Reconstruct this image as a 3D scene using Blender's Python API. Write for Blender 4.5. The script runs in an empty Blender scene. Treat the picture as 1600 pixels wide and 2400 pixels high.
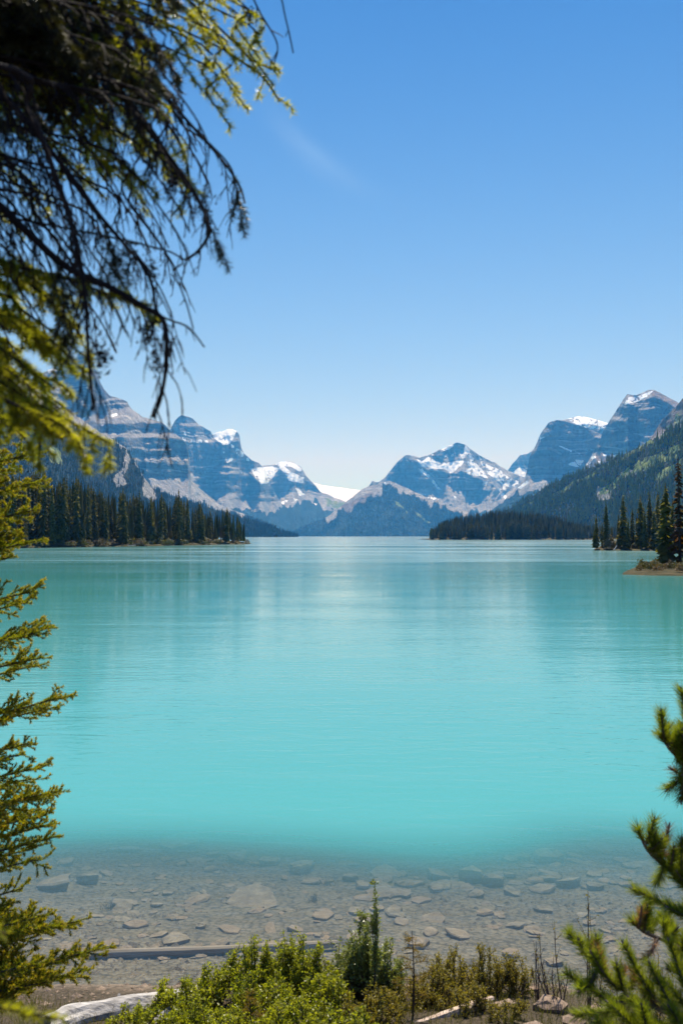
import bpy, math, random
import numpy as np

SC = bpy.context.scene
COL = SC.collection
# ------------------------------------------------------------------ camera
F = 2333.0                      # focal length in pixels of the 1600x2400 picture
HZ = 1256.0                     # picture row of the level horizon
CAMZ = 3.0                      # metres above the lake
cam_d = bpy.data.cameras.new('camera')
cam = bpy.data.objects.new('camera', cam_d)
COL.objects.link(cam)
cam_d.sensor_fit = 'VERTICAL'
cam_d.sensor_height = 36.0
cam_d.sensor_width = 24.0
cam_d.lens = 36.0 * F / 2400.0
PITCH = math.atan((HZ - 1200.0) / F)
cam.location = (0, 0, CAMZ)
cam.rotation_euler = (math.pi / 2 + PITCH, 0, 0)
cam_d.clip_start = 0.05
cam_d.clip_end = 60000
cam_d.dof.use_dof = True
cam_d.dof.focus_distance = 60.0
cam_d.dof.aperture_fstop = 6.3
SC.camera = cam

# ------------------------------------------------------------------ light
SUN_EL, SUN_AZ = math.radians(57), math.radians(9)      # azimuth from straight ahead, to the right
world = bpy.data.worlds.new('World')
SC.world = world
world.use_nodes = True
wn = world.node_tree.nodes
wl = world.node_tree.links
wn.clear()
w_out = wn.new('ShaderNodeOutputWorld')
w_bg = wn.new('ShaderNodeBackground')
w_sky = wn.new('ShaderNodeTexSky')
w_sky.sky_type = 'NISHITA'
w_sky.sun_disc = False
w_sky.sun_elevation = SUN_EL
w_sky.sun_rotation = SUN_AZ
w_sky.altitude = 3000
w_sky.air_density = 1.0
w_sky.dust_density = 0.3
w_sky.ozone_density = 1.0
w_bg.inputs['Strength'].default_value = 0.10
# film response of the photograph: deeper, more saturated blue overhead, the same in every direction
w_sep = wn.new('ShaderNodeSeparateColor'); w_com = wn.new('ShaderNodeCombineColor')
wl.new(w_sky.outputs[0], w_sep.inputs[0])
w_tc = wn.new('ShaderNodeTexCoord')
w_xyz = wn.new('ShaderNodeSeparateXYZ'); wl.new(w_tc.outputs['Generated'], w_xyz.inputs[0])


def wmath(op, a, b=None, clamp=False):
    nd = wn.new('ShaderNodeMath'); nd.operation = op; nd.use_clamp = clamp
    for i_, x_ in enumerate((a, b)):
        if x_ is None: continue
        if isinstance(x_, bpy.types.NodeSocket): wl.new(x_, nd.inputs[i_])
        else: nd.inputs[i_].default_value = x_
    return nd.outputs[0]


def wdot(v):
    nd = wn.new('ShaderNodeVectorMath'); nd.operation = 'DOT_PRODUCT'
    wl.new(w_tc.outputs['Generated'], nd.inputs[0]); nd.inputs[1].default_value = v
    return nd.outputs['Value']


w_deep = wn.new('ShaderNodeMapRange'); w_deep.interpolation_type = 'SMOOTHSTEP'
wl.new(w_xyz.outputs['Z'], w_deep.inputs[0])
w_deep.inputs[1].default_value = 0.15; w_deep.inputs[2].default_value = 0.62
# one faint wisp of cirrus high over the lake
c_dir = np.array([(725 - 800) / F, 1.0, (HZ - 352) / F]); c_dir /= np.linalg.norm(c_dir)
c_al = np.array([0.75, 0.0, -0.66]); c_al -= c_dir * (c_al @ c_dir); c_al /= np.linalg.norm(c_al)
c_ac = np.cross(c_dir, c_al)
al, acr = wdot(tuple(c_al)), wdot(tuple(c_ac))
w_map = wn.new('ShaderNodeCombineXYZ'); wl.new(wmath('MULTIPLY', al, 14.0), w_map.inputs[0]); wl.new(wmath('MULTIPLY', acr, 60.0), w_map.inputs[1])
w_nz = wn.new('ShaderNodeTexNoise'); wl.new(w_map.outputs[0], w_nz.inputs['Vector']); w_nz.inputs['Scale'].default_value = 1.0; w_nz.inputs['Detail'].default_value = 5
bend = wmath('ADD', acr, wmath('MULTIPLY', wmath('MULTIPLY', al, al), 2.2))
fall = wmath('POWER', 2.718, wmath('MULTIPLY', wmath('MULTIPLY', bend, bend), -1 / 0.0105 ** 2))
fall = wmath('MULTIPLY', fall, wmath('POWER', 2.718, wmath('MULTIPLY', wmath('MULTIPLY', al, al), -1 / 0.052 ** 2)))
front = wmath('GREATER_THAN', w_xyz.outputs['Y'], 0.0)
wisp = wmath('MULTIPLY', wmath('MULTIPLY', fall, front), wmath('MULTIPLY', w_nz.outputs[0], 1.1))
for ch, (g, k, dp, wp, top_) in enumerate(((1.3, 0.51, 0.36, 0.60, 4.25), (0.80, 0.90, 0.62, 0.62, 4.95), (0.36, 2.48, 0.80, 0.40, 5.8))):
    p_ = wn.new('ShaderNodeMath'); p_.operation = 'POWER'; p_.inputs[1].default_value = g
    m_ = wn.new('ShaderNodeMath'); m_.operation = 'MULTIPLY'; m_.inputs[1].default_value = k
    wl.new(w_sep.outputs[ch], p_.inputs[0]); wl.new(p_.outputs[0], m_.inputs[0])
    dk = wmath('ADD', wmath('MULTIPLY', w_deep.outputs[0], dp - 1.0), 1.0)
    wl.new(wmath('ADD', wmath('MULTIPLY', wmath('MINIMUM', m_.outputs[0], top_), dk), wmath('MULTIPLY', wisp, wp)), w_com.inputs[ch])
wl.new(w_com.outputs[0], w_bg.inputs[0])
wl.new(w_bg.outputs[0], w_out.inputs[0])

sun_d = bpy.data.lights.new('sun', 'SUN')
sun = bpy.data.objects.new('sun', sun_d)
COL.objects.link(sun)
sun_d.energy = 5.0
sun_d.angle = math.radians(0.5)
sun_d.color = (1.0, 0.95, 0.87)
# the light travels along -Z of the lamp
sun.rotation_euler = (math.pi / 2 - SUN_EL, 0, math.pi - SUN_AZ)
sun.rotation_euler = (-(math.pi / 2 - SUN_EL), 0, -SUN_AZ)

SC.view_settings.view_transform = 'Standard'
SC.view_settings.look = 'None'
SC.view_settings.gamma = 1.0
SC.view_settings.use_curve_mapping = False
SC.view_settings.exposure = 0.70
SC.render.engine = 'CYCLES'
cy = SC.cycles
cy.use_denoising = True
cy.max_bounces = 8
cy.diffuse_bounces = 3
cy.glossy_bounces = 3
cy.transmission_bounces = 4
cy.transparent_max_bounces = 10
cy.volume_bounces = 0
cy.caustics_reflective = False
cy.caustics_refractive = False
cy.sample_clamp_indirect = 4.0

# ------------------------------------------------------------------ helpers
rng = np.random.default_rng(7)
random.seed(7)


def at(px, py, d):
    """World point seen at picture position px,py at horizontal distance d ahead."""
    return np.array([(px - 800.0) / F * d, d, CAMZ + (HZ - py) / F * d])


def _h(ix, iy, seed):
    n = (ix.astype(np.int64) * 374761393 + iy.astype(np.int64) * 668265263 + seed * 974634777) & 0x7fffffff
    n = ((n ^ (n >> 13)) * 1274126177) & 0x7fffffff
    n = n ^ (n >> 16)
    return (n & 0xffff) / 65535.0


def vn(x, y, seed=0):
    x = np.asarray(x, float); y = np.asarray(y, float)
    ix = np.floor(x); iy = np.floor(y)
    fx = x - ix; fy = y - iy
    fx = fx * fx * (3 - 2 * fx); fy = fy * fy * (3 - 2 * fy)
    a = _h(ix, iy, seed); b = _h(ix + 1, iy, seed)
    c = _h(ix, iy + 1, seed); d = _h(ix + 1, iy + 1, seed)
    return (a + (b - a) * fx) * (1 - fy) + (c + (d - c) * fx) * fy


def fbm(x, y, seed=0, o=4, g=0.5):
    s = 0; a = 1; t = 0
    for i in range(o):
        s = s + a * (vn(x, y, seed + i * 17) * 2 - 1); t += a
        x = np.asarray(x) * 2.03 + 3.1; y = np.asarray(y) * 2.03 + 1.7; a *= g
    return s / t


def ridged(x, y, seed=0, o=4, g=0.5):
    s = 0; a = 1; t = 0
    for i in range(o):
        s = s + a * (1 - np.abs(vn(x, y, seed + i * 31) * 2 - 1)); t += a
        x = np.asarray(x) * 2.1 + 7.3; y = np.asarray(y) * 2.1 + 2.9; a *= g
    return s / t


def mesh_from(name, v, f, smooth=False):
    """Mesh from arrays; f is (n,3) or (n,4)."""
    v = np.asarray(v, np.float32); f = np.asarray(f, np.int32)
    me = bpy.data.meshes.new(name)
    me.vertices.add(len(v)); me.vertices.foreach_set('co', v.ravel())
    k = f.shape[1]
    me.loops.add(f.size); me.loops.foreach_set('vertex_index', f.ravel())
    me.polygons.add(len(f))
    me.polygons.foreach_set('loop_start', np.arange(0, f.size, k, dtype=np.int32))
    me.polygons.foreach_set('use_smooth', np.full(len(f), smooth))
    me.update(calc_edges=True)
    return me


def attr(me, name, vals):
    a = me.attributes.new(name, 'FLOAT', 'POINT')
    a.data.foreach_set('value', np.asarray(vals, np.float32).ravel())


def tag(o, label=None, cat=None, group=None, kind=None):
    if label: o['label'] = label
    if cat: o['category'] = cat
    if group: o['group'] = group
    if kind: o['kind'] = kind
    return o


def link(name, me, mat=None, parent=None, loc=None):
    o = bpy.data.objects.new(name, me)
    COL.objects.link(o)
    if mat is not None and me is not None:
        me.materials.append(mat)
    if parent is not None: o.parent = parent
    if loc is not None: o.location = loc
    return o


def empty(name, loc=(0, 0, 0), rz=0.0):
    o = bpy.data.objects.new(name, None)
    o.empty_display_size = 0.2
    o.location = loc
    o.rotation_euler = (0, 0, rz)
    COL.objects.link(o)
    return o


def copy_tree(o, parent=None):
    c = o.copy(); COL.objects.link(c)
    if parent is not None: c.parent = parent
    for ch in list(o.children): copy_tree(ch, c)
    return c


def grid_faces(nr, nc):
    i = np.arange(nr - 1)[:, None] * nc + np.arange(nc - 1)[None, :]
    return np.stack([i, i + 1, i + nc + 1, i + nc], -1).reshape(-1, 4)


class NT:
    """Small helper for node materials."""
    def __init__(self, name):
        self.m = bpy.data.materials.new(name)
        self.m.use_nodes = True
        self.t = self.m.node_tree
        self.n = self.t.nodes; self.l = self.t.links
        self.n.clear()
        self.out = self.n.new('ShaderNodeOutputMaterial')

    def node(self, t, **kw):
        nd = self.n.new(t)
        for k, v in kw.items(): setattr(nd, k, v)
        return nd

    def set(self, nd, sock, v):
        s = nd.inputs[sock]
        if hasattr(v, 'is_output') or isinstance(v, bpy.types.NodeSocket): self.l.new(v, s)
        else: s.default_value = v

    def attr(self, name):
        return self.node('ShaderNodeAttribute', attribute_name=name).outputs['Fac']

    def pos(self, scale=(1, 1, 1), rot=(0, 0, 0), obj=False):
        mp = self.node('ShaderNodeMapping')
        if obj:
            src = self.node('ShaderNodeTexCoord').outputs['Object']
        else:
            src = self.node('ShaderNodeNewGeometry').outputs['Position']
        self.l.new(src, mp.inputs['Vector'])
        mp.inputs['Scale'].default_value = scale
        mp.inputs['Rotation'].default_value = rot
        return mp.outputs[0]

    def noise(self, vec, scale=1, detail=4, rough=0.55, dist=0.0):
        nd = self.node('ShaderNodeTexNoise')
        self.l.new(vec, nd.inputs['Vector'])
        nd.inputs['Scale'].default_value = scale
        nd.inputs['Detail'].default_value = detail
        nd.inputs['Roughness'].default_value = rough
        nd.inputs['Distortion'].default_value = dist
        return nd.outputs['Fac']

    def math(self, op, a, b=None, c=None, clamp=False):
        nd = self.node('ShaderNodeMath', operation=op, use_clamp=clamp)
        self.set(nd, 0, a)
        if b is not None: self.set(nd, 1, b)
        if c is not None: self.set(nd, 2, c)
        return nd.outputs[0]

    def rng(self, v, a, b, c=0.0, d=1.0):
        nd = self.node('ShaderNodeMapRange')
        self.set(nd, 0, v)
        for i, x in enumerate((a, b, c, d)): nd.inputs[i + 1].default_value = x
        return nd.outputs[0]

    def mix(self, f, a, b, blend='MIX'):
        nd = self.node('ShaderNodeMixRGB', blend_type=blend)
        self.set(nd, 0, f)
        for i, x in ((1, a), (2, b)):
            if isinstance(x, (tuple, list)): nd.inputs[i].default_value = (*x[:3], 1)
            else: self.l.new(x, nd.inputs[i])
        return nd.outputs[0]

    def bump(self, h, strength=0.5, dist=1.0, normal=None):
        nd = self.node('ShaderNodeBump')
        self.l.new(h, nd.inputs['Height'])
        self.set(nd, 'Strength', strength)
        nd.inputs['Distance'].default_value = dist
        if normal is not None: self.l.new(normal, nd.inputs['Normal'])
        return nd.outputs[0]

    def bsdf(self, color, rough=0.8, spec=0.3, normal=None):
        p = self.node('ShaderNodeBsdfPrincipled')
        if isinstance(color, (tuple, list)): p.inputs['Base Color'].default_value = (*color[:3], 1)
        else: self.l.new(color, p.inputs['Base Color'])
        self.set(p, 'Roughness', rough)
        p.inputs['Specular IOR Level'].default_value = spec
        if normal is not None: self.l.new(normal, p.inputs['Normal'])
        return p

    def done(self, sh):
        self.l.new(sh, self.out.inputs['Surface'])
        return self.m


def leaf_mat(name, c1, c2, trans=0.35, tcol=None, rough=0.5, nscale=9.0, spec=0.3):
    """Foliage: two tones by place and by leaf, light passing through."""
    t = NT(name)
    nz = t.noise(t.pos(), nscale, 3, 0.6)
    isl = t.node('ShaderNodeNewGeometry').outputs['Random Per Island']
    f = t.math('ADD', t.math('MULTIPLY', isl, 0.5), t.math('MULTIPLY', t.rng(nz, 0.3, 0.7), 0.5))
    col = t.mix(f, c1, c2)
    p = t.bsdf(col, rough, spec)
    tr = t.node('ShaderNodeBsdfTranslucent')
    tc = t.mix(1.0, col, tcol or (1.6, 1.5, 0.7), 'MULTIPLY')
    t.l.new(tc, tr.inputs['Color'])
    mx = t.node('ShaderNodeMixShader'); mx.inputs[0].default_value = trans
    t.l.new(p.outputs[0], mx.inputs[1]); t.l.new(tr.outputs[0], mx.inputs[2])
    return t.done(mx.outputs[0])


def bark_mat(name, c1, c2, scale=20.0, stretch=(1, 1, 0.2), bumps=0.4, rough=0.85):
    t = NT(name)
    nz = t.noise(t.pos(stretch, obj=True), scale, 5, 0.65)
    col = t.mix(t.rng(nz, 0.3, 0.7), c1, c2)
    return t.done(t.bsdf(col, rough, 0.2, t.bump(nz, bumps, 0.01)).outputs[0])


def inside(poly, X, Y):
    """Point in polygon test for arrays."""
    r = np.zeros(X.shape, bool)
    n = len(poly)
    for i in range(n):
        x1, y1 = poly[i]; x2, y2 = poly[(i + 1) % n]
        if y1 == y2: continue
        c = ((y1 > Y) != (y2 > Y)) & (X < (x2 - x1) * (Y - y1) / (y2 - y1) + x1)
        r ^= c
    return r


def stroke(line, w, X, Y):
    """Points within w of a polyline."""
    r = np.zeros(X.shape, bool)
    for (x1, y1), (x2, y2) in zip(line[:-1], line[1:]):
        dx, dy = x2 - x1, y2 - y1
        t = np.clip(((X - x1) * dx + (Y - y1) * dy) / (dx * dx + dy * dy), 0, 1)
        r |= (X - x1 - t * dx) ** 2 + (Y - y1 - t * dy) ** 2 < w * w
    return r

# ------------------------------------------------------------------ mountains
def mountain_mat():
    t = NT('rock_snow_and_forest')
    snow, veg, mead, warm, scree = (t.attr(k) for k in ('snow', 'veg', 'meadow', 'warm', 'scree'))
    strata = t.noise(t.pos((0.0012, 0.0012, 0.05)), 1.0, 5, 0.6, 0.3)
    patch = t.noise(t.pos(), 0.012, 6, 0.65)
    fine = t.noise(t.pos((1, 1, 0.35)), 0.05, 5, 0.7)
    rock = t.mix(t.rng(strata, 0.35, 0.65), (0.14, 0.13, 0.12), (0.34, 0.31, 0.285))
    pale = t.mix(t.rng(patch, 0.35, 0.65), (0.42, 0.38, 0.35), (0.60, 0.55, 0.51))
    rock = t.mix(t.rng(t.math('ADD', scree, t.math('MULTIPLY', t.math('SUBTRACT', fine, 0.5), 1.2)), 0.3, 0.75), rock, pale)  # paler on flat stretches: scree tone, with lit-slope contrast put into the colour
    rock = t.mix(t.math('MULTIPLY', warm, 1.0), rock, (0.36, 0.275, 0.235))
    rock = t.mix(t.rng(fine, 0.3, 0.75, 0.0, 0.55), rock, (0.10, 0.092, 0.088))
    grn = t.mix(t.rng(patch, 0.35, 0.65), (0.008, 0.019, 0.010), (0.022, 0.036, 0.015))  # forest green darkened to carry the shade the trees cast on each other
    mdw = t.mix(t.rng(patch, 0.35, 0.65), (0.17, 0.235, 0.05), (0.27, 0.30, 0.10))
    jit = t.math('MULTIPLY', t.math('SUBTRACT', fine, 0.5), 0.9)
    fv = t.rng(t.math('ADD', veg, jit), 0.42, 0.58)
    fm = t.rng(t.math('ADD', mead, jit), 0.42, 0.58)
    fs = t.rng(t.math('ADD', snow, t.math('MULTIPLY', jit, 0.8)), 0.42, 0.58)
    col = t.mix(fv, rock, grn)
    col = t.mix(fm, col, mdw)
    col = t.mix(fs, col, (0.86, 0.87, 0.90))
    bs = t.math('MULTIPLY_ADD', fs, -0.8, 1.0)
    nrm = t.bump(t.math('ADD', fine, t.math('MULTIPLY', patch, 1.4)), bs, 34.0)
    return t.done(t.bsdf(col, 0.9, 0.1, nrm).outputs[0])


M_MOUNT = mountain_mat()
SURF = {}


def mountain(name, label, crest, dist, bands, step=(1.6, 1.6), cliffs=(), snow=(), veg=None, meadow=(), rocky=(),
             warm=(), gully=7.0, gw=26.0, seed=1, back=1.2, noisy_snow=0.0, allsnow=False, jag=1.0, wob=7.0):
    """A mountain as a survey of bearings and elevations: every column of the grid is a line of fall from the crest to
    the lake; the slope (cot) of each stretch gives its depth, so cliffs are steep and screes lie back."""
    cx, cyy = np.array(crest, float).T
    u = np.arange(cx[0], cx[-1] + .01, step[0])
    y0 = np.interp(u, cx, cyy)
    y0 = y0 + jag * (fbm(u / 9.0, u * 0 + seed, seed, 3) * 2.0) * np.clip((HZ - y0) / 40, 0, 1)
    if isinstance(dist, (int, float)): D0 = np.full(u.shape, float(dist))
    else:
        dx, dd = np.array(dist, float).T
        D0 = np.interp(u, dx, dd)
    top = (HZ - y0).max()
    nr = int(top / step[1]) + 6
    s = np.linspace(0, 1, nr)[:, None]
    ebot = -(CAMZ + 3.0) / (D0 * 0.75) * F
    e0 = HZ - y0
    E = e0[None, :] + (ebot - e0)[None, :] * s
    U = np.broadcast_to(u, E.shape)
    Y = HZ - E
    # noisy coordinates so that nothing has a ruled edge
    nx = fbm(U / 22, Y / 22, seed + 5, 4) * wob
    ny = fbm(U / 22, Y / 22, seed + 9, 4) * wob
    Un, Yn = U + nx, Y + ny
    be, bc = np.array(bands, float).T
    o = np.argsort(be)
    en = HZ - (Y + ny * 0.8 + fbm(U / 60, U * 0, seed + 2, 3) * 5)
    idx = np.clip(np.searchsorted(be[o], en, side='right') - 1, 0, len(be) - 1)
    cot = bc[o][idx]
    for poly, c in cliffs:
        cot = np.where(inside(poly, Un, Yn), c, cot)
    for poly, dens in snow:
        if dens > 0.5: cot = np.where(inside(poly, Un, Yn), np.maximum(cot, 1.25), cot)
    # thin ledges everywhere in rock
    led = vn(U / 90 + 5, E / 3.4 + fbm(U / 40, E / 40, seed + 3, 2) * 3, seed + 4)
    led = led * np.clip(0.55 + vn(U / 26 + seed, E / 9, seed + 8), 0, 1.05)
    cot = np.where((led > 0.72) & (cot < 0.8), cot + 1.1, cot)
    cot = np.clip(cot * (1 + 0.35 * fbm(U / 18, E / 30, seed + 6, 3)), 0.06, 3.2)
    dE = np.diff(E, axis=0)
    R = np.empty_like(E); R[0] = D0
    for i in range(nr - 1):
        c = 0.5 * (cot[i] + cot[i + 1]); em = 0.5 * (E[i] + E[i + 1])
        R[i + 1] = R[i] + c * R[i] / F / (1 - c * np.clip(em, 0, None) / F) * dE[i]
    # smooth along the ridge so neighbouring columns hang together, then carve gullies
    k = 9
    ker = np.hanning(k + 2)[1:-1]; ker /= ker.sum()
    Rp = np.pad(R, ((0, 0), (k // 2, k // 2)), mode='edge')
    R = sum(ker[j] * Rp[:, j:j + R.shape[1]] for j in range(k))
    fade = np.clip((e0[None, :] - E) / 14.0, 0, 1) * np.clip((E + 2) / 12, 0, 1)
    gx = (U + 0.35 * fbm(U / 70, E / 70, seed + 11, 2) * 60) / gw
    g = ridged(gx, E / (gw * 4.5), seed + 12, 5, 0.55) - 0.55
    g2 = fbm(U / 34, E / 30, seed + 21, 5, 0.6)
    R = R + (g * gully * 3.2 + g2 * gully * 1.5) * (R / F) * fade * -1
    P = np.stack([(U - 800) / F * R, R, CAMZ + E / F * R], -1)
    # attributes
    A = {k2: np.zeros(E.shape) for k2 in ('snow', 'veg', 'meadow', 'warm', 'scree')}
    A['scree'] = np.clip((cot - 0.75) / 0.5, 0, 1)
    nfl = fbm(U / 6, E / 12, seed + 30, 3)
    ns2 = fbm(U / 7, E / 7, seed + 33, 3)
    if allsnow: A['snow'][:] = 1.0
    for it in snow:
        poly, dens = it
        m = inside(poly, U + nx * .35, Y + ny * .35)
        A['snow'] = np.where(m & (ns2 > (0.5 - dens) * 1.1), 1.0, A['snow'])
    if noisy_snow > 0:
        lim = (led > 0.72) & (ns2 > 0.05) & (E > noisy_snow)
        A['snow'] = np.where(lim, 0.8, A['snow'])
    if veg is not None:
        vx, vy = np.array(veg, float).T
        vl = np.interp(u, vx, vy)[None, :]
        A['veg'] = np.clip(0.5 + (Y - vl + fbm(U / 12, E / 40, seed + 40, 4) * 22) / 14, 0, 1)
    for poly in rocky:
        A['veg'] = np.where(inside(poly, Un, Yn), 0.0, A['veg'])
    for poly in meadow:
        m = inside(poly, Un, Yn)
        A['meadow'] = np.where(m, 0.55 + 0.3 * nfl, A['meadow'])
    for poly in warm:
        A['warm'] = np.where(inside(poly, Un, Yn), 1.0, A['warm'])
    # back side, falling away behind the crest
    nb = 5
    bk = np.zeros((nb, len(u), 3))
    for j in range(nb):
        f = (nb - j) / nb
        Hc = P[0, :, 2] + 4
        rr = D0 + f * Hc * back
        bk[j, :, 0] = (u - 800) / F * rr; bk[j, :, 1] = rr; bk[j, :, 2] = P[0, :, 2] - f * Hc
    V = np.concatenate([bk, P], 0)
    me = mesh_from(name, V.reshape(-1, 3), grid_faces(V.shape[0], V.shape[1]), True)
    for k2, v in A.items():
        attr(me, k2, np.concatenate([np.repeat(v[:1], nb, 0), v], 0))
    ob = link(name, me, M_MOUNT)
    tag(ob, label, kind='structure')
    SURF[name] = (P, A, U, Y)
    return ob


mountain('glacier', 'broad white icefield in the low gap between the mountains far up the lake',
         [(690, 1150), (735, 1132), (760, 1138), (790, 1142), (820, 1146), (850, 1149), (880, 1146), (930, 1160)], 12500,
         [(-50, 2.2), (80, 2.6), (110, 1.6)], allsnow=True, gully=5.0, seed=3, jag=0.3)
mountain('double_peak_mountain', 'blue rock mountain with a rounded summit and a snow capped second top',
         [(330, 1080), (370, 1040), (398, 1008), (408, 987), (418, 977), (426, 973), (450, 979), (460, 989), (469, 996), (493, 1010), (497, 1018),
          (510, 1012), (527, 1008), (542, 1005), (554, 1011), (561, 1020), (563, 1035), (565, 1048), (573, 1063), (591, 1079), (607, 1085),
          (620, 1102), (634, 1140), (660, 1180), (700, 1215), (740, 1240), (780, 1257)],
         [(330, 6300), (600, 7000), (780, 7400)],
         [(-50, 2.2), (40, 1.8), (62, 1.5), (84, 0.5), (92, 1.7), (98, 0.35), (128, 1.9), (150, 0.35), (220, 1.3), (230, 0.4)],
         cliffs=[([(445, 1090), (480, 1095), (500, 1110), (560, 1112), (590, 1110), (610, 1140), (620, 1160), (560, 1165), (470, 1150)], 0.35)],
         snow=[([(496, 1016), (527, 1005), (542, 1000), (556, 1008), (552, 1018), (548, 1028), (536, 1040), (522, 1041), (510, 1034), (500, 1026)], 0.9),
               ([(425, 1024), (450, 1028), (486, 1030), (488, 1036), (460, 1036), (430, 1032)], 0.45),
               ([(418, 1010), (490, 1022), (488, 1028), (420, 1020)], 0.2),
               ([(530, 1078), (545, 1074), (548, 1080), (534, 1085)], 0.8),
               ([(540, 1040), (575, 1060), (590, 1080), (580, 1082), (545, 1060)], 0.32),
               ([(588, 1098), (608, 1094), (625, 1090), (640, 1100), (630, 1130), (612, 1136), (600, 1122)], 0.75),
               ([(520, 1045), (560, 1050), (570, 1070), (525, 1068)], 0.22)],
         veg=[(330, 1160), (450, 1160), (520, 1192), (640, 1200), (660, 1185), (700, 1190), (780, 1200)], seed=11, gw=24)
mountain('snowfield_mountain', 'small dark peak with two white snowfields above the lake head',
         [(570, 1120), (600, 1100), (613, 1093), (640, 1088), (652, 1085), (665, 1081), (680, 1083), (692, 1086), (705, 1094), (711, 1105), (717, 1115), (726, 1124),
          (741, 1140), (750, 1152), (778, 1164), (815, 1177), (850, 1195), (900, 1225), (930, 1257)],
         [(570, 7600), (930, 8200)],
         [(-50, 2.2), (70, 1.8), (92, 1.3), (100, 0.8), (140, 1.1)],
         cliffs=[([(634, 1125), (652, 1104), (668, 1106), (690, 1135), (668, 1145), (650, 1165), (625, 1160)], 0.3),
                 ([(690, 1130), (715, 1118), (750, 1150), (755, 1162), (700, 1150)], 0.4)],
         snow=[([(586, 1098), (600, 1097), (640, 1092), (654, 1098), (640, 1118), (622, 1134), (606, 1134), (594, 1112)], 0.72),
               ([(640, 1086), (665, 1078), (692, 1086), (709, 1102), (700, 1106), (684, 1094), (668, 1092), (655, 1092)], 0.85),
               ([(652, 1090), (668, 1093), (682, 1106), (700, 1114), (713, 1118), (710, 1132), (695, 1130), (676, 1126), (668, 1108), (655, 1100)], 0.95),
               ([(690, 1144), (700, 1148), (716, 1160), (700, 1160)], 0.85),
               ([(640, 1168), (660, 1176), (700, 1166), (690, 1178), (655, 1184)], 0.4),
               ([(725, 1176), (760, 1185), (770, 1196), (740, 1186)], 0.3)],
         veg=[(570, 1190), (690, 1185), (720, 1172), (740, 1172), (760, 1195), (800, 1196), (850, 1185), (930, 1200)],
         meadow=[[(760, 1170), (815, 1178), (810, 1195), (765, 1186)]], seed=21, gw=20)
mountain('far_blue_peak', 'small hazy blue peak with a snow patch behind the right hand cliffs',
         [(1150, 1150), (1180, 1115), (1192, 1099), (1202, 1085), (1219, 1067), (1237, 1062), (1253, 1051), (1268, 1015), (1280, 1000), (1290, 990), (1310, 990), (1340, 1010), (1400, 1100)], 8600,
         [(-50, 2.0), (130, 1.4), (150, 0.5)],
         snow=[([(1198, 1108), (1217, 1095), (1239, 1104), (1234, 1120), (1215, 1114)], 1.0), ([(1262, 1010), (1280, 1000), (1280, 1030), (1262, 1040)], 0.3)], seed=31)
mountain('snowy_central_mountain', 'blue grey mountain with white snow gullies in the centre of the view',
         [(840, 1160), (865, 1139), (872, 1127), (878, 1129), (886, 1130), (903, 1117), (920, 1096), (934, 1079), (948, 1067), (962, 1067), (986, 1072), (1003, 1067),
          (1034, 1052), (1058, 1043), (1066, 1038), (1072, 1036), (1089, 1040), (1106, 1055), (1124, 1067), (1158, 1084), (1192, 1105), (1227, 1120), (1240, 1127),
          (1300, 1150), (1380, 1180), (1450, 1230), (1480, 1257)], 7600,
         [(-50, 2.0), (60, 1.7), (100, 1.25), (175, 0.95)],
         cliffs=[([(945, 1068), (975, 1078), (1000, 1100), (1030, 1140), (1000, 1146), (960, 1145), (900, 1120)], 0.38),
                 ([(1000, 1102), (1050, 1108), (1085, 1108), (1130, 1130), (1150, 1160), (1130, 1168), (1100, 1172), (1080, 1150), (1040, 1132)], 0.3),
                 ([(1060, 1040), (1090, 1042), (1080, 1060), (1060, 1085), (1020, 1080), (1005, 1068)], 0.45)],
         snow=[([(974, 1072), (988, 1080), (1003, 1069), (1020, 1079), (1045, 1086), (1062, 1082), (1078, 1076), (1086, 1080), (1080, 1092), (1062, 1106), (1052, 1108), (1044, 1098), (1012, 1100), (988, 1092)], 0.85),
               ([(1030, 1053), (1060, 1040), (1064, 1045), (1052, 1055), (1040, 1055)], 0.9),
               ([(1090, 1044), (1100, 1058), (1090, 1072), (1074, 1076), (1076, 1067), (1086, 1058)], 0.72),
               ([(1094, 1080), (1115, 1086), (1130, 1102), (1144, 1124), (1126, 1116), (1100, 1114), (1088, 1108), (1100, 1095)], 0.68),
               ([(1120, 1067), (1140, 1088), (1172, 1102), (1192, 1118), (1220, 1129), (1206, 1143), (1185, 1139), (1165, 1126), (1142, 1110), (1130, 1094)], 0.6),
               ([(1000, 1062), (1040, 1060), (1070, 1066), (1060, 1074), (1010, 1070)], 0.25),
               ([(1100, 1062), (1110, 1075), (1104, 1084), (1094, 1076)], 0.6),
               ([(980, 1096), (988, 1094), (1024, 1134), (1034, 1152), (1026, 1148), (1012, 1130)], 0.62),
               ([(976, 1152), (1000, 1158), (1030, 1170), (1020, 1172), (985, 1162)], 0.5),
               ([(1060, 1160), (1090, 1175), (1110, 1190), (1095, 1184), (1065, 1168)], 0.35),
               ([(1132, 1128), (1142, 1130), (1140, 1146), (1130, 1140)], 0.55),
               ([(1172, 1124), (1178, 1124), (1184, 1146), (1178, 1148)], 0.7),
               ([(1165, 1142), (1172, 1144), (1188, 1168), (1184, 1172), (1172, 1160)], 0.6),
               ([(1215, 1134), (1240, 1124), (1242, 1130), (1218, 1146)], 0.6)],
         veg=[(840, 1175), (1000, 1185), (1080, 1200), (1180, 1190), (1230, 1160), (1300, 1170), (1480, 1180)], seed=41, gw=18, gully=8, step=(1.4, 1.4))
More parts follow.
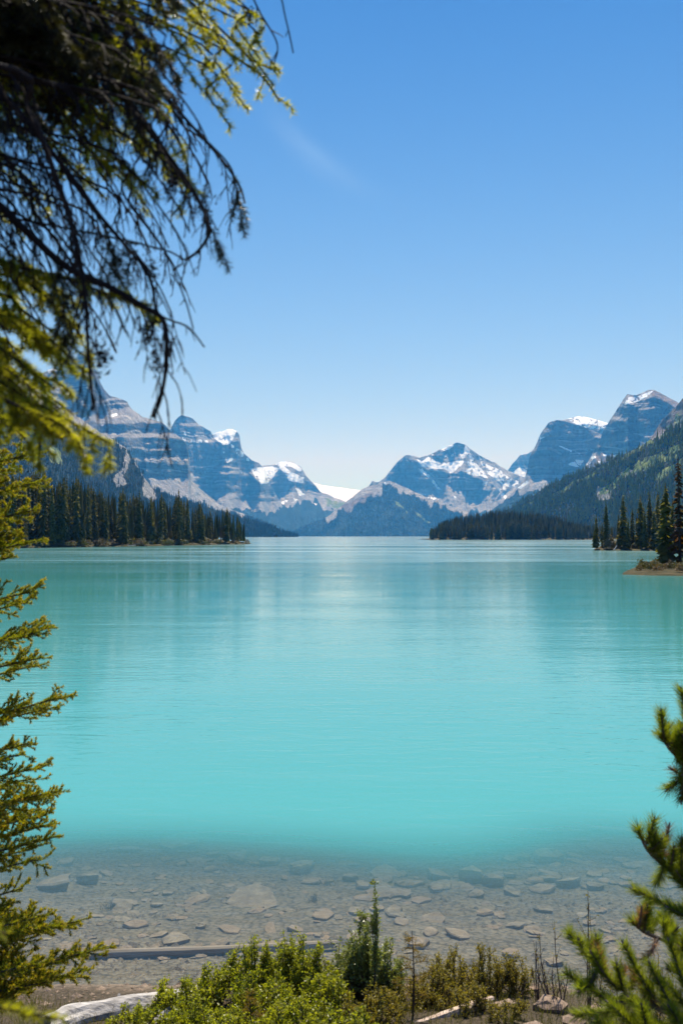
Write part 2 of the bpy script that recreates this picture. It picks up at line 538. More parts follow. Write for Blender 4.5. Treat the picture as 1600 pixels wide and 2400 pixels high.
mountain('forest_cone_mountain', 'dark blue forested ridge with a pale rocky top standing in front of the central mountain',
         [(640, 1257), (700, 1240), (769, 1210), (803, 1183), (820, 1169), (845, 1148), (860, 1141), (872, 1138), (896, 1130), (914, 1127), (941, 1138), (976, 1155), (1010, 1171), (1044, 1183),
          (1096, 1197), (1113, 1203), (1160, 1222), (1220, 1257)],
         [(640, 6000), (900, 6300), (1220, 5600)],
         [(-50, 2.2), (30, 1.9), (70, 1.7), (110, 1.35)],
         veg=[(640, 1215), (769, 1218), (803, 1196), (845, 1180), (872, 1166), (896, 1148), (914, 1138), (940, 1150), (960, 1166), (1000, 1182), (1060, 1200), (1220, 1215)],
         snow=[([(895, 1128), (925, 1134), (924, 1140), (900, 1134)], 0.55)],
         meadow=[[(965, 1195), (985, 1205), (1012, 1226), (1004, 1228), (980, 1212)], [(920, 1172), (932, 1176), (960, 1210), (950, 1204)]],
         warm=[[(800, 1186), (872, 1150), (872, 1168), (810, 1205)]], seed=51, gw=30, gully=7)
mountain('snow_dome', 'white snow dome behind the right hand cliff mountain',
         [(1290, 1000), (1317, 985), (1334, 980), (1356, 975), (1379, 978), (1404, 985), (1425, 991), (1450, 1000), (1480, 1060)], 6700,
         [(-50, 1.5), (230, 0.5), (258, 1.5)], snow=[([(1325, 980), (1356, 970), (1379, 974), (1404, 981), (1440, 993), (1410, 998), (1385, 993), (1372, 996), (1350, 990), (1345, 984)], 0.85),
                                         ([(1330, 985), (1345, 984), (1372, 996), (1425, 1000), (1420, 1006), (1370, 1004)], 0.4)], seed=61, jag=0.4)
mountain('slab_cliff_mountain', 'steep blue grey cliff mountain with a flat sloping top on the right',
         [(1120, 1215), (1160, 1190), (1180, 1175), (1200, 1152), (1215, 1137), (1228, 1124), (1234, 1105), (1241, 1071), (1253, 1048), (1264, 1022), (1272, 1009), (1286, 991), (1295, 987), (1312, 984),
          (1328, 988), (1356, 995), (1384, 1006), (1407, 1017), (1440, 1034), (1480, 1080), (1500, 1130)], 5600,
         [(-50, 2.0), (90, 1.6), (128, 1.3), (150, 0.34)],
         cliffs=[([(1230, 1130), (1300, 1142), (1270, 1160), (1200, 1180), (1180, 1180)], 1.3),
                 ([(1240, 1060), (1330, 1050), (1420, 1060), (1400, 1100), (1300, 1130), (1235, 1118)], 0.4)],
         snow=[([(1308, 1044), (1316, 1044), (1342, 1057), (1340, 1060)], 0.8), ([(1348, 1058), (1360, 1064), (1356, 1066)], 0.7),
               ([(1326, 1088), (1345, 1083), (1357, 1095), (1340, 1093)], 0.8), ([(1347, 1079), (1367, 1079), (1360, 1092), (1350, 1086)], 0.8),
               ([(1213, 1142), (1234, 1128), (1240, 1132), (1220, 1146)], 0.7), ([(1264, 1015), (1276, 1005), (1276, 1030), (1264, 1040)], 0.35)],
         veg=[(1120, 1190), (1200, 1165), (1230, 1146), (1250, 1158), (1300, 1140), (1500, 1120)], seed=71, gw=34, gully=8)
mountain('tall_cliff_mountain', 'tallest blue cliff on the right with a snow bank below its summit',
         [(1340, 1125), (1370, 1095), (1385, 1070), (1393, 1054), (1407, 1029), (1412, 1012), (1427, 989), (1441, 967), (1455, 945), (1465, 930), (1471, 922), (1480, 924), (1491, 925),
          (1508, 918), (1520, 914), (1533, 912), (1558, 925), (1589, 943), (1620, 962), (1700, 1000), (1800, 1060)],
         [(1340, 4900), (1533, 4600), (1800, 4300)],
         [(-50, 1.6), (170, 1.5), (190, 0.34)],
         cliffs=[([(1300, 1110), (1360, 1085), (1395, 1060), (1450, 1066), (1480, 1075), (1420, 1110), (1330, 1130)], 1.4),
                 ([(1533, 908), (1600, 945), (1590, 958), (1560, 940), (1525, 925)], 1.5),
                 ([(1468, 926), (1533, 908), (1512, 935), (1480, 946), (1462, 948)], 1.25)],
         snow=[([(1474, 930), (1491, 928), (1508, 922), (1535, 912), (1520, 926), (1500, 938), (1480, 944), (1462, 949), (1468, 938)], 0.8),
               ([(1412, 1064), (1424, 1062), (1422, 1068), (1414, 1068)], 0.9), ([(1430, 1066), (1448, 1064), (1446, 1070), (1432, 1071)], 0.8),
               ([(1355, 1096), (1380, 1080), (1384, 1084), (1360, 1100)], 0.7), ([(1398, 1080), (1408, 1080), (1404, 1086)], 0.7),
               ([(1384, 1070), (1394, 1066), (1396, 1072), (1386, 1076)], 0.5)],
         warm=[[(1525, 905), (1640, 960), (1620, 980), (1570, 955), (1530, 925)], [(1330, 1130), (1400, 1060), (1480, 1070), (1400, 1130)]], seed=81, gw=40, gully=8)
mountain('scree_shoulder', 'grey brown rocky shoulder rising at the right above the forest slope',
         [(1480, 1080), (1515, 1040), (1533, 1017), (1553, 984), (1570, 968), (1581, 956), (1592, 944), (1600, 933), (1650, 900), (1720, 860), (1900, 820)],
         [(1480, 2500), (1600, 2300), (1900, 2100)],
         [(-50, 1.5), (150, 1.3), (240, 0.9)], warm=[[(1480, 1080), (1553, 980), (1590, 990), (1530, 1060)]],
         meadow=[[(1560, 1000), (1600, 960), (1600, 985), (1570, 1010)]], seed=91, gw=30, gully=9, step=(2.2, 2.2))
mountain('cliff_mountain', 'layered cliff mountain with a tall dark summit rising behind the left forest',
         [(-500, 960), (-200, 930), (-60, 905), (0, 895), (60, 888), (80, 884), (111, 866), (144, 857), (164, 852), (172, 841), (182, 826), (190, 821), (202, 822), (213, 831), (223, 866), (233, 894),
          (243, 912), (256, 927), (274, 931), (297, 940), (302, 950), (310, 959), (335, 976), (378, 989), (394, 1004), (419, 1022), (434, 1036), (440, 1046), (445, 1093), (447, 1124),
          (463, 1140), (480, 1154), (515, 1183), (557, 1199), (625, 1226), (690, 1257)],
         [(-500, 4300), (200, 4500), (440, 4700), (690, 5200)],
         [(-50, 2.0), (60, 1.8), (100, 1.55), (138, 0.22), (178, 1.9), (187, 0.25), (232, 2.0), (242, 0.5), (262, 0.6), (272, 1.5), (300, 0.32)],
         cliffs=[([(70, 885), (240, 905), (300, 945), (300, 955), (250, 965), (170, 985), (100, 940)], 0.32),
                 ([(215, 985), (260, 958), (305, 953), (340, 975), (390, 992), (330, 988), (250, 992)], 1.7)],
         snow=[([(110, 866), (143, 857), (138, 866), (112, 874)], 0.8), ([(80, 884), (100, 876), (96, 886), (82, 892)], 0.8),
               ([(256, 972), (272, 966), (274, 972), (260, 978)], 0.8), ([(186, 982), (206, 972), (212, 978), (192, 990)], 0.55), ([(232, 998), (245, 992), (244, 997)], 0.8)],
         veg=[(-500, 1040), (200, 1030), (280, 1045), (330, 1110), (360, 1140), (420, 1170), (470, 1185), (515, 1196), (560, 1206), (690, 1235)],
         seed=101, gw=30, gully=7, step=(2.0, 1.6))
mountain('forested_ridge', 'near forested ridge with grey scree gullies behind the left shore trees',
         [(-700, 760), (-300, 800), (0, 862), (80, 902), (131, 943), (187, 979), (213, 999), (250, 1022), (280, 1040), (297, 1052), (318, 1086), (335, 1114), (355, 1142), (380, 1156), (440, 1175), (515, 1198),
          (588, 1219), (640, 1237), (694, 1257)],
         [(-700, 1750), (100, 1950), (400, 2300), (694, 2900)],
         [(-50, 1.9), (100, 1.6), (200, 1.45)],
         veg=[(-700, 840), (0, 930), (80, 950), (131, 985), (187, 1008), (230, 1024), (297, 1052), (335, 1112), (694, 1240)],
         rocky=[[(262, 1124), (285, 1090), (296, 1052), (306, 1082), (290, 1110), (298, 1132), (274, 1142)],
                [(330, 1108), (345, 1125), (372, 1168), (352, 1178), (336, 1160)]],
         meadow=[[(100, 1040), (140, 1050), (150, 1090), (120, 1085)]], seed=111, gw=44, gully=8, step=(2.6, 2.6))
mountain('forest_slope', 'long forested slope with light green avalanche strips running down to the right shore',
         [(1020, 1257), (1100, 1228), (1160, 1204), (1188, 1195), (1216, 1179), (1253, 1159), (1278, 1140), (1317, 1123), (1356, 1106), (1413, 1087), (1463, 1064), (1497, 1048), (1533, 1025),
          (1564, 1008), (1600, 990), (1700, 945), (1900, 880), (2300, 800)],
         [(1020, 2700), (1250, 2100), (1600, 1550), (2300, 1350)],
         [(-50, 2.4), (40, 1.7), (80, 1.5)],
         veg=[(1020, 1200), (2300, 760)],
         meadow=[[(1570, 1006), (1564, 1020), (1480, 1068), (1420, 1098), (1350, 1136), (1296, 1166), (1292, 1160), (1350, 1126), (1420, 1090), (1480, 1058)],
                 [(1600, 1040), (1600, 1062), (1540, 1090), (1470, 1118), (1420, 1160), (1400, 1160), (1440, 1118), (1500, 1080), (1560, 1052)],
                 [(1640, 1075), (1600, 1090), (1530, 1140), (1540, 1110), (1600, 1070)],
                 [(1216, 1190), (1250, 1172), (1246, 1182), (1222, 1196)]],
         rocky=[[(1400, 1140), (1430, 1150), (1440, 1165), (1405, 1175), (1395, 1160)], [(1450, 1110), (1520, 1095), (1470, 1122)]],
         seed=121, gw=44, gully=7, step=(2.4, 2.4))

# ------------------------------------------------------------------ lake bed and water
WALL = []


def bed_z(x, y):
    """Bank, shallow shelf and the drop-off."""
    x = np.asarray(x, float); y = np.asarray(y, float)
    shore = 6.75 + 0.10 * np.sin(x * 1.3 + 0.4) + 0.12 * fbm(x * 0.6, y * 0 + 3, 7, 3) + np.where(x > 1.0, -0.25 * np.clip(x - 1, 0, 1), 0)
    d = y - shore
    edge = 10.1 + 0.75 * fbm(x * 0.55, y * 0.35, 17, 4) - 0.6 * np.exp(-(x - 0.9) ** 2 / 0.6) + 0.8 * np.clip(-x / 2, 0, 1) + 1.8 * np.clip((x - 1.3) / 0.9, 0, 1)
    z = np.where(d < 0, -d * 0.20 + 0.02, -0.10 * d)
    z = np.where(d < -2.5, 0.52 - (d + 2.5) * 0.2, z)
    k = np.clip(y - edge, 0, None)
    z = z - 0.09 * k - 0.003 * k * k
    z = z + 0.018 * fbm(x * 3, y * 3, 27, 4) + 0.05 * np.clip(-z * 3, 0, 1) * fbm(x * 0.9, y * 0.9, 37, 3)
    return np.maximum(z, -9.0)


xs = np.unique(np.concatenate([[-16000, -3000, -600, -150, -60, -30, -16, -10], np.arange(-7, 7.01, 0.1), [10, 16, 30, 60, 150, 600, 3000, 16000]]))
ys = np.unique(np.concatenate([[-3000, -600, -60, -20, -8, -4, 0, 2, 4], np.arange(4.6, 14.6, 0.09), np.arange(15, 28, 1.0), [30, 60, 150, 600, 2000, 6000, 16000]]))
X, Yy = np.meshgrid(xs, ys)
Zb = bed_z(X, Yy)
Zb = np.where(Yy < 2, np.minimum(Zb, 1.35), Zb)


def ground_mat():
    t = NT('silty_gravel')
    p = t.pos()
    n1 = t.noise(p, 3.0, 6, 0.65)
    n2 = t.noise(p, 38.0, 4, 0.7)
    vo = t.node('ShaderNodeTexVoronoi'); t.l.new(t.pos((1, 1, 0.4)), vo.inputs['Vector']); vo.inputs['Scale'].default_value = 26.0
    c = t.mix(t.rng(n1, 0.32, 0.68), (0.085, 0.066, 0.043), (0.27, 0.205, 0.14))
    c = t.mix(t.rng(n2, 0.35, 0.75, 0.0, 0.6), c, (0.05, 0.04, 0.03))
    c = t.mix(t.math('MULTIPLY', vo.outputs['Color'], 0.55), c, (0.30, 0.235, 0.175))
    c = t.mix(t.rng(vo.outputs['Distance'], 0.45, 0.8, 0, 0.7), c, (0.04, 0.033, 0.026))
    sz = t.node('ShaderNodeSeparateXYZ'); t.l.new(p, sz.inputs[0])
    wet = t.rng(t.math('ADD', sz.outputs['Z'], t.math('MULTIPLY', n1, 0.05)), 0.035, 0.085)
    soil = t.mix(t.rng(n2, 0.35, 0.7), (0.022, 0.017, 0.010), (0.10, 0.075, 0.045))
    c = t.mix(wet, c, soil)
    return t.done(t.bsdf(c, 0.85, 0.2, t.bump(t.math('ADD', n2, vo.outputs['Distance']), 0.5, 0.02)).outputs[0])


M_GROUND = ground_mat()
me = mesh_from('lake_bed', np.stack([X, Yy, Zb], -1).reshape(-1, 3), grid_faces(len(ys), len(xs)), True)
tag(link('ground', me, M_GROUND), 'brown gravel bank and stony lake bed sloping under the water', kind='structure')

# water sheet, finer near the shore; 'depth' is the water depth under each point
xs = np.unique(np.concatenate([[-14000, -3000, -600, -150, -60, -30, -16], np.arange(-10, 10.01, 0.2), [16, 30, 60, 150, 600, 3000, 14000]]))
ys = np.unique(np.concatenate([np.arange(5.2, 14, 0.2), np.arange(14, 28, 1.0), [30, 60, 150, 600, 2000, 6000, 14000]]))
X, Yy = np.meshgrid(xs, ys)
me = mesh_from('lake', np.stack([X, Yy, X * 0], -1).reshape(-1, 3), grid_faces(len(ys), len(xs)), True)
# optical path through the silty water for someone standing on this shore: slant length down to the bed
slope = CAMZ / np.maximum(np.hypot(X, Yy), 4)
pth = np.zeros(X.shape); hit = np.zeros(X.shape, bool)
for t_ in np.concatenate([np.arange(0, 6, 0.05), np.arange(6, 40, 0.5)]):
    under = (-slope * t_) <= bed_z(X, Yy + t_)
    pth = np.where(hit, pth, t_); hit |= under
pth = np.minimum(pth, 9.0)
for _ in range(2):
    for ax_ in (0, 1):
        q_ = np.pad(pth, [(2, 2) if a_ == ax_ else (0, 0) for a_ in (0, 1)], mode='edge')
        n_ = pth.shape[ax_]
        pth = sum(np.take(q_, np.arange(n_) + s_, axis=ax_) for s_ in range(5)) / 5
attr(me, 'depth', pth)


def water_mat():
    t = NT('turquoise_lake_water')
    dep = t.attr('depth')
    geo = t.node('ShaderNodeNewGeometry').outputs['Position']
    sep = t.node('ShaderNodeSeparateXYZ'); t.l.new(geo, sep.inputs[0])
    y = sep.outputs['Y']
    # ripples: near, long-crested across the view; far, wind-ruffled patches
    r1 = t.noise(t.pos((0.8, 2.2, 1), (0, 0, 0.10)), 2.2, 3, 0.55, 0.5)
    r2 = t.noise(t.pos((0.4, 1.6, 1), (0, 0, -0.08)), 0.6, 3, 0.55, 0.4)
    r3 = t.noise(t.pos((0.35, 1.2, 1), (0, 0, 0.04)), 0.16, 3, 0.6)
    h = t.math('ADD', t.math('MULTIPLY', r1, 0.016), t.math('ADD', t.math('MULTIPLY', r2, 0.017), t.math('MULTIPLY', r3, 0.07)))
    wind = t.noise(t.pos((0.10, 1, 1)), 0.02, 2, 0.5)
    far = t.rng(y, 62, 120)
    calm = t.rng(wind, 0.40, 0.62)
    far = t.math('MULTIPLY', far, t.math('MULTIPLY_ADD', calm, 0.4, 0.6))
    gust = t.noise(t.pos((0.30, 1, 1)), 0.11, 3, 0.6)
    nrm = t.bump(h, t.math('MULTIPLY', t.math('MULTIPLY_ADD', far, 0.8, 0.55), t.rng(gust, 0.35, 0.65, 0.35, 1.3)), 1.0)
    rough = t.math('MULTIPLY_ADD', far, t.rng(gust, 0.3, 0.7, 0.09, 0.17), 0.018)
    fr = t.node('ShaderNodeFresnel'); fr.inputs['IOR'].default_value = 1.333
    t.l.new(nrm, fr.inputs['Normal'])
    refl = t.math('MULTIPLY', fr.outputs[0], t.rng(y, 12, 60, 1.0, 0.90))
    gl = t.node('ShaderNodeBsdfGlossy'); t.l.new(rough, gl.inputs['Roughness']); t.l.new(nrm, gl.inputs['Normal'])
    # rock flour: the water scatters turquoise light, more the deeper it is
    op = t.math('SUBTRACT', 1.0, t.math('POWER', 2.718, t.math('MULTIPLY', dep, -0.35)))
    op = t.math('ADD', t.math('MULTIPLY', op, 0.98), 0.0, clamp=True)
    cl = t.noise(t.pos((1, 1.8, 1)), 0.35, 3, 0.5)
    colr = t.mix(t.rng(dep, 0.4, 2.6), (0.135, 0.18, 0.16), (0.070, 0.322, 0.302))
    colr = t.mix(t.rng(cl, 0.3, 0.7, 0, 0.12), colr, (0.085, 0.335, 0.32))
    df = t.node('ShaderNodeBsdfDiffuse'); t.l.new(colr, df.inputs['Color'])
    tr = t.node('ShaderNodeBsdfTransparent'); tr.inputs['Color'].default_value = (0.88, 0.94, 0.91, 1)
    m1 = t.node('ShaderNodeMixShader'); t.l.new(op, m1.inputs[0]); t.l.new(tr.outputs[0], m1.inputs[1]); t.l.new(df.outputs[0], m1.inputs[2])
    m2 = t.node('ShaderNodeMixShader'); t.l.new(refl, m2.inputs[0]); t.l.new(m1.outputs[0], m2.inputs[1]); t.l.new(gl.outputs[0], m2.inputs[2])
    return t.done(m2.outputs[0])


tag(link('lake', me, water_mat()), 'calm milky turquoise lake reaching to the foot of the mountains', kind='structure')

# haze: the air of the valley
def haze():
    x0, x1, y0, y1, z0, z1 = -9000, 9000, -400, 17500, -11, 1500
    v = [(x, y, z) for x in (x0, x1) for y in (y0, y1) for z in (z0, z1)]
    f = [(0, 1, 3, 2), (4, 6, 7, 5), (0, 4, 5, 1), (2, 3, 7, 6), (0, 2, 6, 4), (1, 5, 7, 3)]
    o = link('haze', mesh_from('haze', v, f))
    m = bpy.data.materials.new('valley_air'); m.use_nodes = True
    n = m.node_tree.nodes; n.clear()
    out = n.new('ShaderNodeOutputMaterial'); vol = n.new('ShaderNodeVolumePrincipled')
    vol.inputs['Color'].default_value = (0.06, 0.36, 0.92, 1)
    vol.inputs['Absorption Color'].default_value = (1, 1, 1, 1)
    vol.inputs['Density'].default_value = 1.0e-4
    vol.inputs['Anisotropy'].default_value = 0.2
    m.node_tree.links.new(vol.outputs[0], out.inputs['Volume'])
    o.data.materials.append(m)
    tag(o, 'thin blue air filling the valley and veiling the far mountains', kind='stuff')


haze()

# ------------------------------------------------------------------ conifers across the water
def spruce_meshes(seed, R=0.075, whorls=34, sparse=0.0, low=0.05):
    """Unit-height spruce: tapered trunk and a spire of drooping, ragged fronds."""
    r = np.random.default_rng(seed)
    n = 6
    a = np.arange(n) / n * 2 * math.pi
    rad = np.array([0.011, 0.008, 0.002]); zz = np.array([-0.02, 0.5, 0.99])
    v = np.stack([np.cos(a)[None] * rad[:, None], np.sin(a)[None] * rad[:, None], np.repeat(zz[:, None], n, 1)], -1).reshape(-1, 3)
    f = []
    for i in range(2):
        for j in range(n): f.append((i * n + j, i * n + (j + 1) % n, (i + 1) * n + (j + 1) % n, (i + 1) * n + j))
    trunk = mesh_from('spruce_trunk', v, np.array(f), True)
    V = []; Fc = []
    bulge = 0.75 + 0.5 * vn(np.linspace(0, 7, whorls), np.zeros(whorls) + seed, seed)
    for w in range(whorls):
        t = w / (whorls - 1)
        h = low + (0.985 - low) * t ** 0.92
        rr = R * (1 - t) ** 0.72 * (0.55 + 0.45 * min(1, t / 0.12 + 0.3)) * bulge[w] + 0.006
        k = r.integers(5, 8) if t < 0.9 else 4
        a0 = r.uniform(0, 7)
        for j in range(k):
            if r.random() < sparse: continue
            an = a0 + j / k * 2 * math.pi + r.normal(0, 0.25)
            L = rr * r.uniform(0.6, 1.25); hh = h + r.normal(0, 0.008)
            dr = L * r.uniform(0.25, 0.75) + 0.004
            c, s = math.cos(an), math.sin(an)
            wd = L * r.uniform(0.28, 0.45) + 0.003
            def pt(q, side, dz): return (c * q - s * side, s * q + c * side, hh + dz)
            b = len(V)
            V += [pt(0, 0, 0.006), pt(L * .5, wd, -dr * .55 - .006), pt(L * .55, 0, -dr * .28 + .004), pt(L * .5, -wd, -dr * .55 - .006),
                  pt(L * .8, wd * .75, -dr * .95 - .004), pt(L, 0, -dr), pt(L * .8, -wd * .75, -dr * .95 - .004)]
            Fc += [(b, b + 1, b + 2), (b, b + 2, b + 3), (b + 2, b + 1, b + 4), (b + 2, b + 4, b + 5), (b + 2, b + 5, b + 6), (b + 2, b + 6, b + 3)]
    return trunk, mesh_from('spruce_crown', V, np.array(Fc))


def far_leaf_mat(name, c1, c2, c3):
    t = NT(name)
    oi = t.node('ShaderNodeObjectInfo').outputs['Random']
    isl = t.node('ShaderNodeNewGeometry').outputs['Random Per Island']
    nz = t.noise(t.pos(), 0.5, 3, 0.6)
    col = t.mix(t.rng(nz, 0.35, 0.65), c1, c2)
    col = t.mix(t.math('MULTIPLY', isl, t.math('MULTIPLY_ADD', oi, 0.6, 0.35)), col, c3)
    p = t.bsdf(col, 0.75, 0.15)
    tr = t.node('ShaderNodeBsdfTranslucent'); t.l.new(t.mix(1.0, col, (1.8, 1.6, 0.6), 'MULTIPLY'), tr.inputs['Color'])
    mx = t.node('ShaderNodeMixShader'); mx.inputs[0].default_value = 0.4
    t.l.new(p.outputs[0], mx.inputs[1]); t.l.new(tr.outputs[0], mx.inputs[2])
    return t.done(mx.outputs[0])


M_SPR = far_leaf_mat('spruce_needles_far', (0.026, 0.040, 0.010), (0.065, 0.072, 0.016), (0.22, 0.185, 0.04))
M_SPR_RED = far_leaf_mat('dead_red_needles', (0.035, 0.020, 0.012), (0.10, 0.042, 0.022), (0.06, 0.06, 0.02))
M_TRK = bark_mat('grey_spruce_bark', (0.05, 0.04, 0.032), (0.12, 0.10, 0.085), 3.0)
PROTO = []
for sd, R_, wh, sp in ((1, .088, 38, .05), (2, .074, 42, .08), (3, .10, 36, .05), (4, .08, 32, .14), (5, .115, 34, .08), (6, .09, 40, .02)):
    tk, cr = spruce_meshes(sd, R_, wh, sp)
    tk.materials.append(M_TRK); cr.materials.append(M_SPR)
    PROTO.append((tk, cr))
tk, cr = spruce_meshes(9, .07, 30, .3)
tk.materials.append(M_TRK); cr.materials.append(M_SPR_RED)
PROTO_RED = (tk, cr)
TREES = []


def put_spruce(x, y, z, h, label, group, proto=None, sx=1.0):
    tk, cr = proto or PROTO[rng.integers(len(PROTO))]
    o = empty('spruce_tree', (x, y, z), rng.uniform(0, 6.3))
    o.scale = (h * sx, h * sx, h)
    o.rotation_euler[0] = rng.normal(0, 0.012); o.rotation_euler[1] = rng.normal(0, 0.012)
    tag(o, label, 'spruce', group)
    link('trunk', tk, None, o); link('crown', cr, None, o)
    TREES.append((x, y, z, h))
    return o


def shore_mat():
    t = NT('shore_heath')
    n1 = t.noise(t.pos(), 0.9, 5, 0.65); n2 = t.noise(t.pos(), 5.0, 4, 0.7)
    c = t.mix(t.rng(n1, 0.35, 0.65), (0.04, 0.042, 0.016), (0.115, 0.088, 0.042))
    c = t.mix(t.rng(n2, 0.45, 0.75, 0, 0.6), c, (0.02, 0.022, 0.012))
    return t.done(t.bsdf(c, 0.9, 0.1, t.bump(n2, 0.8, 0.3)).outputs[0])


M_SHORE = shore_mat()


def shore_land(name, label, line, depth, rise, seed, nrows=22, ncol=140):
    """Land behind a shoreline given in plan: first row under water, rising inland (direction given by depth vector)."""
    L = np.array(line, float)
    s = np.concatenate([[0], np.cumsum(np.hypot(*np.diff(L, axis=0).T))]); q = np.linspace(0, s[-1], ncol)
    bx = np.interp(q, s, L[:, 0]); by = np.interp(q, s, L[:, 1])
    V = np.zeros((nrows, ncol, 3))
    for i in range(nrows):
        t = (i / (nrows - 1)) ** 1.5
        wob = fbm(q / 6, q * 0 + seed, seed, 4) * 2.2 * rise[2]
        V[i, :, 0] = bx + depth[0] * t + wob * depth[0] / np.hypot(*depth)
        V[i, :, 1] = by + depth[1] * t + wob * depth[1] / np.hypot(*depth)
        d = t * np.hypot(*depth)
        V[i, :, 2] = -0.6 if i == 0 else np.minimum(rise[0] + d * rise[1], rise[3]) + rise[4] * fbm(V[i, :, 0] / 3, V[i, :, 1] / 3, seed + 1, 4) - (0.25 if i == 1 else 0)
    me = mesh_from(name, V.reshape(-1, 3), grid_faces(nrows, ncol), True)
    return tag(link(name, me, M_SHORE), label, kind='structure')


def far_bush(name, px, py, d, w, h, label, group, mat, n=260, seed=0):
    """A bush on a far shore: a ragged clump of leaf-sized facets in a dome."""
    r = np.random.default_rng(seed)
    c = r.normal(0, 1, (n, 3)); c /= np.linalg.norm(c, axis=1)[:, None]
    c *= (0.55 + 0.5 * r.random((n, 1))); c[:, 2] = np.abs(c[:, 2])
    lob = 0.75 + 0.5 * vn(c[:, 0] * 2 + 9, c[:, 1] * 2 + 9, seed)
    c *= lob[:, None]
    c = c * np.array([w / 2, w / 2, h])
    t = r.normal(0, 1, (n, 3, 3)) * (0.075 * w)
    V = (c[:, None, :] + t).reshape(-1, 3)
    V[:, 2] = np.maximum(V[:, 2], -0.05)
    me = mesh_from(name, V, np.arange(n * 3).reshape(-1, 3))
    p = at(px, py, d)
    o = link(name, me, mat, None, tuple(p))
    tag(o, label, 'bush', group)
    return o


M_BUSH = leaf_mat('shore_bush_leaves', (0.05, 0.06, 0.018), (0.13, 0.115, 0.035), 0.25, None, 0.7, 0.8)
M_BUSH_B = leaf_mat('shore_bush_brown_leaves', (0.09, 0.07, 0.03), (0.20, 0.14, 0.07), 0.2, None, 0.7, 0.8)


def cones(P, H, W, jit=0.0, seed=0, tiers=2, sides=5):
    """Many far conifers as one mesh: each two ragged cones."""
    r = np.random.default_rng(seed)
    n = len(P)
    V = []; Fc = []; base = 0
    for t in range(tiers):
        z0 = (0.06, 0.42)[t] if tiers == 2 else 0.05; z1 = (0.72, 1.0)[t] if tiers == 2 else 1.0; w = (1.0, 0.62)[t] if tiers == 2 else 1.0
        a = np.arange(sides) / sides * 2 * math.pi + r.uniform(0, 6, (n, 1))
        rr = W[:, None] * w * r.uniform(0.55, 1.25, (n, sides))
        ring = np.stack([P[:, None, 0] + np.cos(a) * rr, P[:, None, 1] + np.sin(a) * rr, P[:, None, 2] + H[:, None] * (z0 + r.uniform(-0.06, 0.06, (n, sides)))], -1)
        tip = np.stack([P[:, 0], P[:, 1], P[:, 2] + H * z1], -1)[:, None, :]
        V.append(np.concatenate([ring, tip], 1).reshape(-1, 3))
        i = (np.arange(n) * (sides + 1))[:, None] + base
        j = np.arange(sides)[None, :]
        Fc.append(np.stack([i + j, i + (j + 1) % sides, np.broadcast_to(i + sides, (n, sides))], -1).reshape(-1, 3))
        base += n * (sides + 1)
    return np.concatenate(V), np.concatenate(Fc)



def shore_d(px):
    return np.interp(px, [-400, 90, 300, 450, 560, 588], [215, 250, 280, 318, 352, 372])


pl = [(-400, 0), (90, 0), (200, 0), (300, 0), (400, 0), (450, 0), (520, 0), (560, 0), (588, 0)]
shore_land('peninsula', 'low brown and green shore under the spruces on the left side of the lake',
           [((p - 800) / F * shore_d(p), shore_d(p)) for p, _ in pl], (-34, 40), (0.45, 0.055, 1.0, 4.0, 0.35), 5)
env_x = [-60, 0, 60, 95, 105, 125, 152, 165, 180, 195, 207, 225, 265, 290, 326, 345, 376, 396, 420, 430, 441, 455, 467, 485, 500, 515, 531, 545, 556, 566, 578, 590]
env_y = [1080, 1090, 1105, 1090, 1110, 1120, 1112, 1118, 1108, 1120, 1120, 1136, 1140, 1140, 1146, 1160, 1152, 1166, 1144, 1166, 1164, 1176, 1166, 1188, 1188, 1182, 1178, 1186, 1190, 1214, 1210, 1230]
LP = 'dark green narrow spruce packed in the stand on the left peninsula'
GP = 'spruces of the left peninsula'
special = {103: 1090, 152: 1114, 180: 1112, 207: 1130, 290: 1140, 326: 1148, 376: 1154, 420: 1146, 442: 1166, 467: 1168, 531: 1188, 556: 1204}
k = 0
for px, ty in special.items():
    d = shore_d(px) + 6
    p = at(px, ty, d)
    put_spruce(p[0], d, 0.9, p[2] - 0.9, 'tall spruce spire rising above its neighbours on the left peninsula', 'tall spires of the left peninsula', PROTO[k % 6]); k += 1
for i in range(122):
    px = rng.uniform(-60, 588)
    back = rng.uniform(2, 34) if i > 34 else rng.uniform(2, 6)
    if px > 560: back = min(back, 6)
    d = shore_d(px) + back
    ty = np.interp(px, env_x, env_y) + abs(rng.normal(0, 1)) * 13 + 4
    if i <= 34: ty = rng.uniform(1196, 1240) + (px > 480) * 12
    z = 0.5 + 0.055 * back
    red = px > 505 and rng.random() < 0.4
    p = at(px, ty, d)
    if red:
        put_spruce(p[0], d, z, p[2] - z, 'thin reddish brown dying spruce at the tip of the left peninsula', 'reddish spruces at the peninsula tip', PROTO_RED)
    else:
        put_spruce(p[0], d, z, max(p[2] - z, 3), 'short bushy spruce at the front edge of the left peninsula' if i <= 34 else LP, 'short spruces along the peninsula front' if i <= 34 else GP)
bp = []
for i in range(620):
    px = rng.uniform(-260, 575); back = rng.uniform(16, 62) * np.clip((585 - px) / 90, 0.2, 1)
    d = shore_d(px) + back; z = min(0.5 + 0.055 * back, 3.6)
    p = at(px, np.interp(px, env_x, env_y) + 8 + abs(rng.normal(0, 1)) * 20, d)
    bp.append((p[0], d, z, max(p[2] - z, 4)))
S = np.array(bp)
v, f = cones(S[:, :3], S[:, 3], S[:, 3] * 0.085, seed=8, sides=6)
tag(link('back_forest', mesh_from('back_forest', v, f), M_SPR), 'dark mass of conifers deep in the stand of the left peninsula', kind='stuff')
